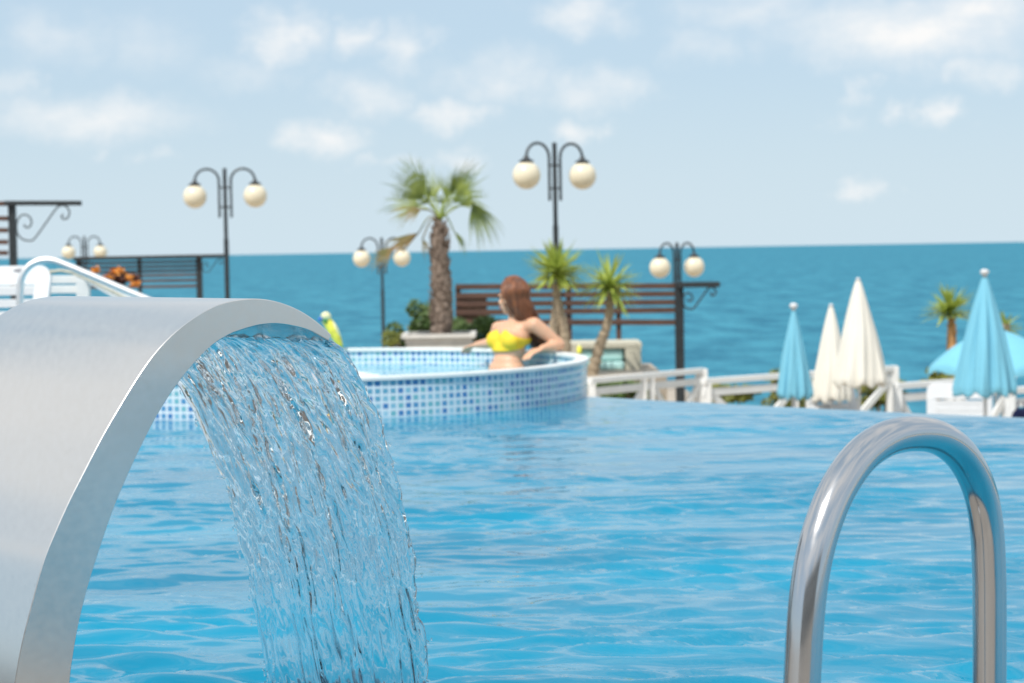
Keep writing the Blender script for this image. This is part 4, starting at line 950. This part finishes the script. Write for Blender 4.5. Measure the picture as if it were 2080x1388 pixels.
for (hx, hy, tx, ty, dh, dt, nb2, sp, dr, dry) in fronds:
    hub = P(hx, hy, PD + dh); tp = P(tx, ty, PD + dt); ax_ = tp - hub
    mid = CR.lerp(hub, .5) + UP * (.05 if hy < 450 else .12)
    pm = MB(); pm.tube(smooth_path([CR, mid, hub], 5), .010, 6)
    view = Vector((0, -1, .35)) + Vector((rd.uniform(-.4, .4), 0, rd.uniform(-.3, .3)))
    mm = M['deadleaf'] if dry else M['palmleaf']
    fb = MB(); fan(fb, hub, ax_, view, ax_.length * (.72 if hx == 850 and hy == 474 else 1.38), sp * .85, nb2, dr, rd)
    if hx == 850 and hy == 474:
        mid2 = hub.lerp(tp, .45); fan(fb, mid2, ax_ + UP * -.15, view, ax_.length * .62, .45, 13, .4, rd)
    f_ = fb.build('frond', mm, palm, smooth=False)
    if dry == 1: f_['label'] = 'drooping dry brown frond'
    pm.build('leaf_stalk', M['yuccaleaf'] if not dry else M['deadleaf'], f_, smooth=True)
palm_children = None

# ------------------------------------------------------------------ yuccas
def rosette(mb, c, L_, n, rd, dmin=-.5, w=.03, droop=.5):
    for k in range(n):
        g = rd.uniform(0, 6.28); e_ = math.asin(rd.uniform(dmin, .98)); d = Vector((math.cos(g) * math.cos(e_), math.sin(g) * math.cos(e_), math.sin(e_)))
        l_ = L_ * rd.uniform(.75, 1.1); s2 = d.orthogonal().normalized(); s2 = (UP.cross(d)).normalized() if abs(d.z) < .97 else s2; p = c + Vector((0, 0, rd.uniform(-.06, .04))); dd = d.copy(); vs = []; ns = 5
        for j in range(ns + 1):
            t = j / ns; w_ = w * (.6 + .6 * math.sin(min(1, t * 1.3) * math.pi * .75)) * (1 - t ** 3) + .001; nn_ = dd.cross(s2)
            vs += [p - s2 * w_ + nn_ * w_ * .25, p - nn_ * w_ * .2, p + s2 * w_ + nn_ * w_ * .25]; dd = (dd - UP * droop * .12 * t * (1.2 - d.z)).normalized(); p = p + dd * l_ / ns
        fs = []
        for j in range(ns): q2 = j * 3; fs += [(q2, q2 + 1, q2 + 4, q2 + 3), (q2 + 1, q2 + 2, q2 + 5, q2 + 4)]
        mb.add(vs, fs)
def yucca(label, d, crowns, trunks, zb_, seed):
    c0 = trunks[0][-1]; b_ = P(c0[0], c0[1], d); r = empty('yucca', (b_.x, d, zb_), label, 'yucca', 'potted yuccas and small palms'); rd = random.Random(seed)
    for tr in trunks:
        pts = [P(x, y, d) for x, y in tr]; pts.append(Vector((pts[-1].x, pts[-1].y, zb_ - .02))) if pts[-1].z > zb_ + .05 else None
        pp = smooth_path(pts, 8); mb = MB(); mb.tube(pp, [(.05 + .028 * i / len(pp)) * (1 + .12 * math.sin(i * 2.1) + rd.uniform(-.07, .07)) for i in range(len(pp))], 14); mb.build('trunk', M['orangetrunk'] if 'orange trunk' in label else M['yuccatrunk'], r, smooth=True)
    for (x, y, lpx, n, dm) in crowns:
        mb = MB(); rosette(mb, P(x, y, d), 1.12 * lpx * d / FPX, n, rd, dm, .021); mb.build('crown', M['yuccaleaf'], r)
    return r
yucca('bushy yucca on a forked trunk just right of the woman', 24.8, [(1130, 552, 68, 150, -.5)], [[(1130, 575), (1131, 620), (1126, 660), (1120, 705)], [(1133, 610), (1143, 655), (1149, 705)]], -.75, 3)
yucca('yucca with a bent pale trunk in front of the turquoise day bed', 25.0, [(1238, 578, 70, 85, -.75)], [[(1239, 598), (1238, 632), (1231, 668), (1219, 700), (1208, 740), (1200, 775)]], -.75, 5)
yucca('small palm with an orange trunk left of the large blue umbrella', 27.5, [(1929, 634, 56, 110, -.35)], [[(1932, 645), (1934, 680), (1933, 720)]], -5.1, 8)
yucca('low yucca mostly hidden behind the right side of the large blue umbrella', 27.0, [(2043, 668, 34, 46, -.5)], [[(2043, 675), (2044, 720)]], -5.1, 12)

# ------------------------------------------------------------------ bushes
def leafy(name, label, c, rad, n, m, seed, ls=.05, cat='bush', group=None, stem=True, base=None):
    rd = random.Random(seed); r = empty(name, (c.x, c.y, base), label, cat, group)
    mb = MB(); cl = [Vector((rd.gauss(0, .42) * rad[0], rd.gauss(0, .42) * rad[1], rd.uniform(-.9, .75) * rad[2])) for _ in range(14)]
    for k in range(n):
        q2 = rd.choice(cl); d = Vector((rd.gauss(0, 1), rd.gauss(0, 1), rd.gauss(0, 1))).normalized(); p = c + q2 + Vector((d.x * rad[0], d.y * rad[1], d.z * rad[2])) * .42 * rd.uniform(.6, 1)
        if p.z < base: continue
        a_ = Vector((rd.gauss(0, 1), rd.gauss(0, 1), rd.gauss(0, .6))).normalized(); b_ = a_.orthogonal().normalized(); s_ = ls * rd.uniform(.6, 1.3)
        mb.add([p - a_ * s_, p + b_ * s_ * .45, p + a_ * s_, p - b_ * s_ * .45], [(0, 1, 2, 3)])
    mb.build('foliage', m, r)
    mb = MB()
    for k in range(7):
        g = rd.uniform(0, 6.28); e = c + Vector((math.cos(g) * rad[0] * .5, math.sin(g) * rad[1] * .5, 0)); mb.tube([Vector((c.x, c.y, base)), (Vector((c.x, c.y, base)) + e) / 2 + Vector((.03, 0, .05)), e], [.02, .013, .006], 6)
    mb.build('stems', M['yuccatrunk'], r)
    return r
c = P(848, 660, 27.6); leafy('bush', 'rounded green bush left of the palm trunk, behind the planter', c, (.33, .35, .34), 3200, M['bush'], 1, .038, base=-.75)
c = P(950, 672, 27.6); leafy('bush', 'dark green bush behind the right corner of the palm planter', c, (.42, .35, .26), 3200, M['bush'], 2, .038, base=-.75)
c = P(800, 690, 27.2); leafy('bush', 'low dull green bush at the left foot of the palm planter', c, (.16, .3, .12), 900, M['shrub'], 6, .03, base=-.75)
c = P(1250, 796, 24.2); leafy('bush', 'dark green shrub seen through the white fence right of the tub', c, (.5, .2, .14), 1500, M['bush'], 3, .04, base=-1.62)
c = P(1475, 800, 25.5); leafy('bush', 'yellow green shrub seen beneath the fence rail left of the folded blue umbrella', c, (.45, .3, .12), 1500, M['shrub'], 4, .04, base=-1.62)
c = P(1600, 790, 25.0); leafy('bush', 'olive shrub showing between the slim blue and the smaller cream umbrella', c, (.4, .3, .32), 1800, M['shrub'], 14, .04, base=-1.62)
c = P(1780, 795, 25.0); leafy('bush', 'olive shrub behind the fence at the foot of the tall cream umbrella', c, (.35, .3, .16), 1500, M['shrub'], 5, .04, base=-1.62)
c = P(1912, 768, 25.5); leafy('bush', 'yellow green shrub under the left side of the open blue umbrella', c, (.28, .3, .12), 1200, M['shrub'], 7, .04, base=-1.62)
# russet plant with orange blossom clusters in front of the left screen
c = P(236, 566, 28.4); fb = leafy('flowering_bush', 'russet leafed plant with orange blossoms in front of the dark slat screen at the left', c, (.22, .2, .12), 1600, M['russet'], 10, .035, cat='plant', base=-.75)
rd = random.Random(5)
for (x, y, w_) in ((192, 549, 9), (241, 550, 13), (220, 563, 9), (263, 563, 10), (275, 577, 11), (235, 553, 8)):
    mb = MB(); cc2 = P(x, y, 28.15)
    for k in range(60):
        p = cc2 + Vector((rd.gauss(0, .4) * w_, rd.gauss(0, .3) * w_, rd.gauss(0, .22) * w_)) * 28 / FPX; a_ = Vector((rd.gauss(0, 1), rd.gauss(0, 1), rd.gauss(0, 1))).normalized(); b_ = a_.orthogonal(); s_ = .021; mb.add([p - a_ * s_, p + b_ * s_, p + a_ * s_, p - b_ * s_], [(0, 1, 2, 3)])
    mb.build('blossom_cluster', M['orange'], fb)

# ------------------------------------------------------------------ hotel wall behind the camera (seen only as warm reflections)
ht = empty('hotel_building', (0, -16, .05), 'tan plastered hotel front with dark windows, behind the viewer and seen in reflections', 'building')
mb = MB(); mb.box((2, -17, 3.3), (26, 2, 6.5)); mb.build('wall', M['plaster'], ht)
for i in range(8):
    for j in range(2):
        mb = MB(); mb.box((-9 + i * 3.1, -15.99, 1.6 + j * 3), (1.5, .06, 1.7)); wv_ = mb.build('window', M['winglass'], ht)
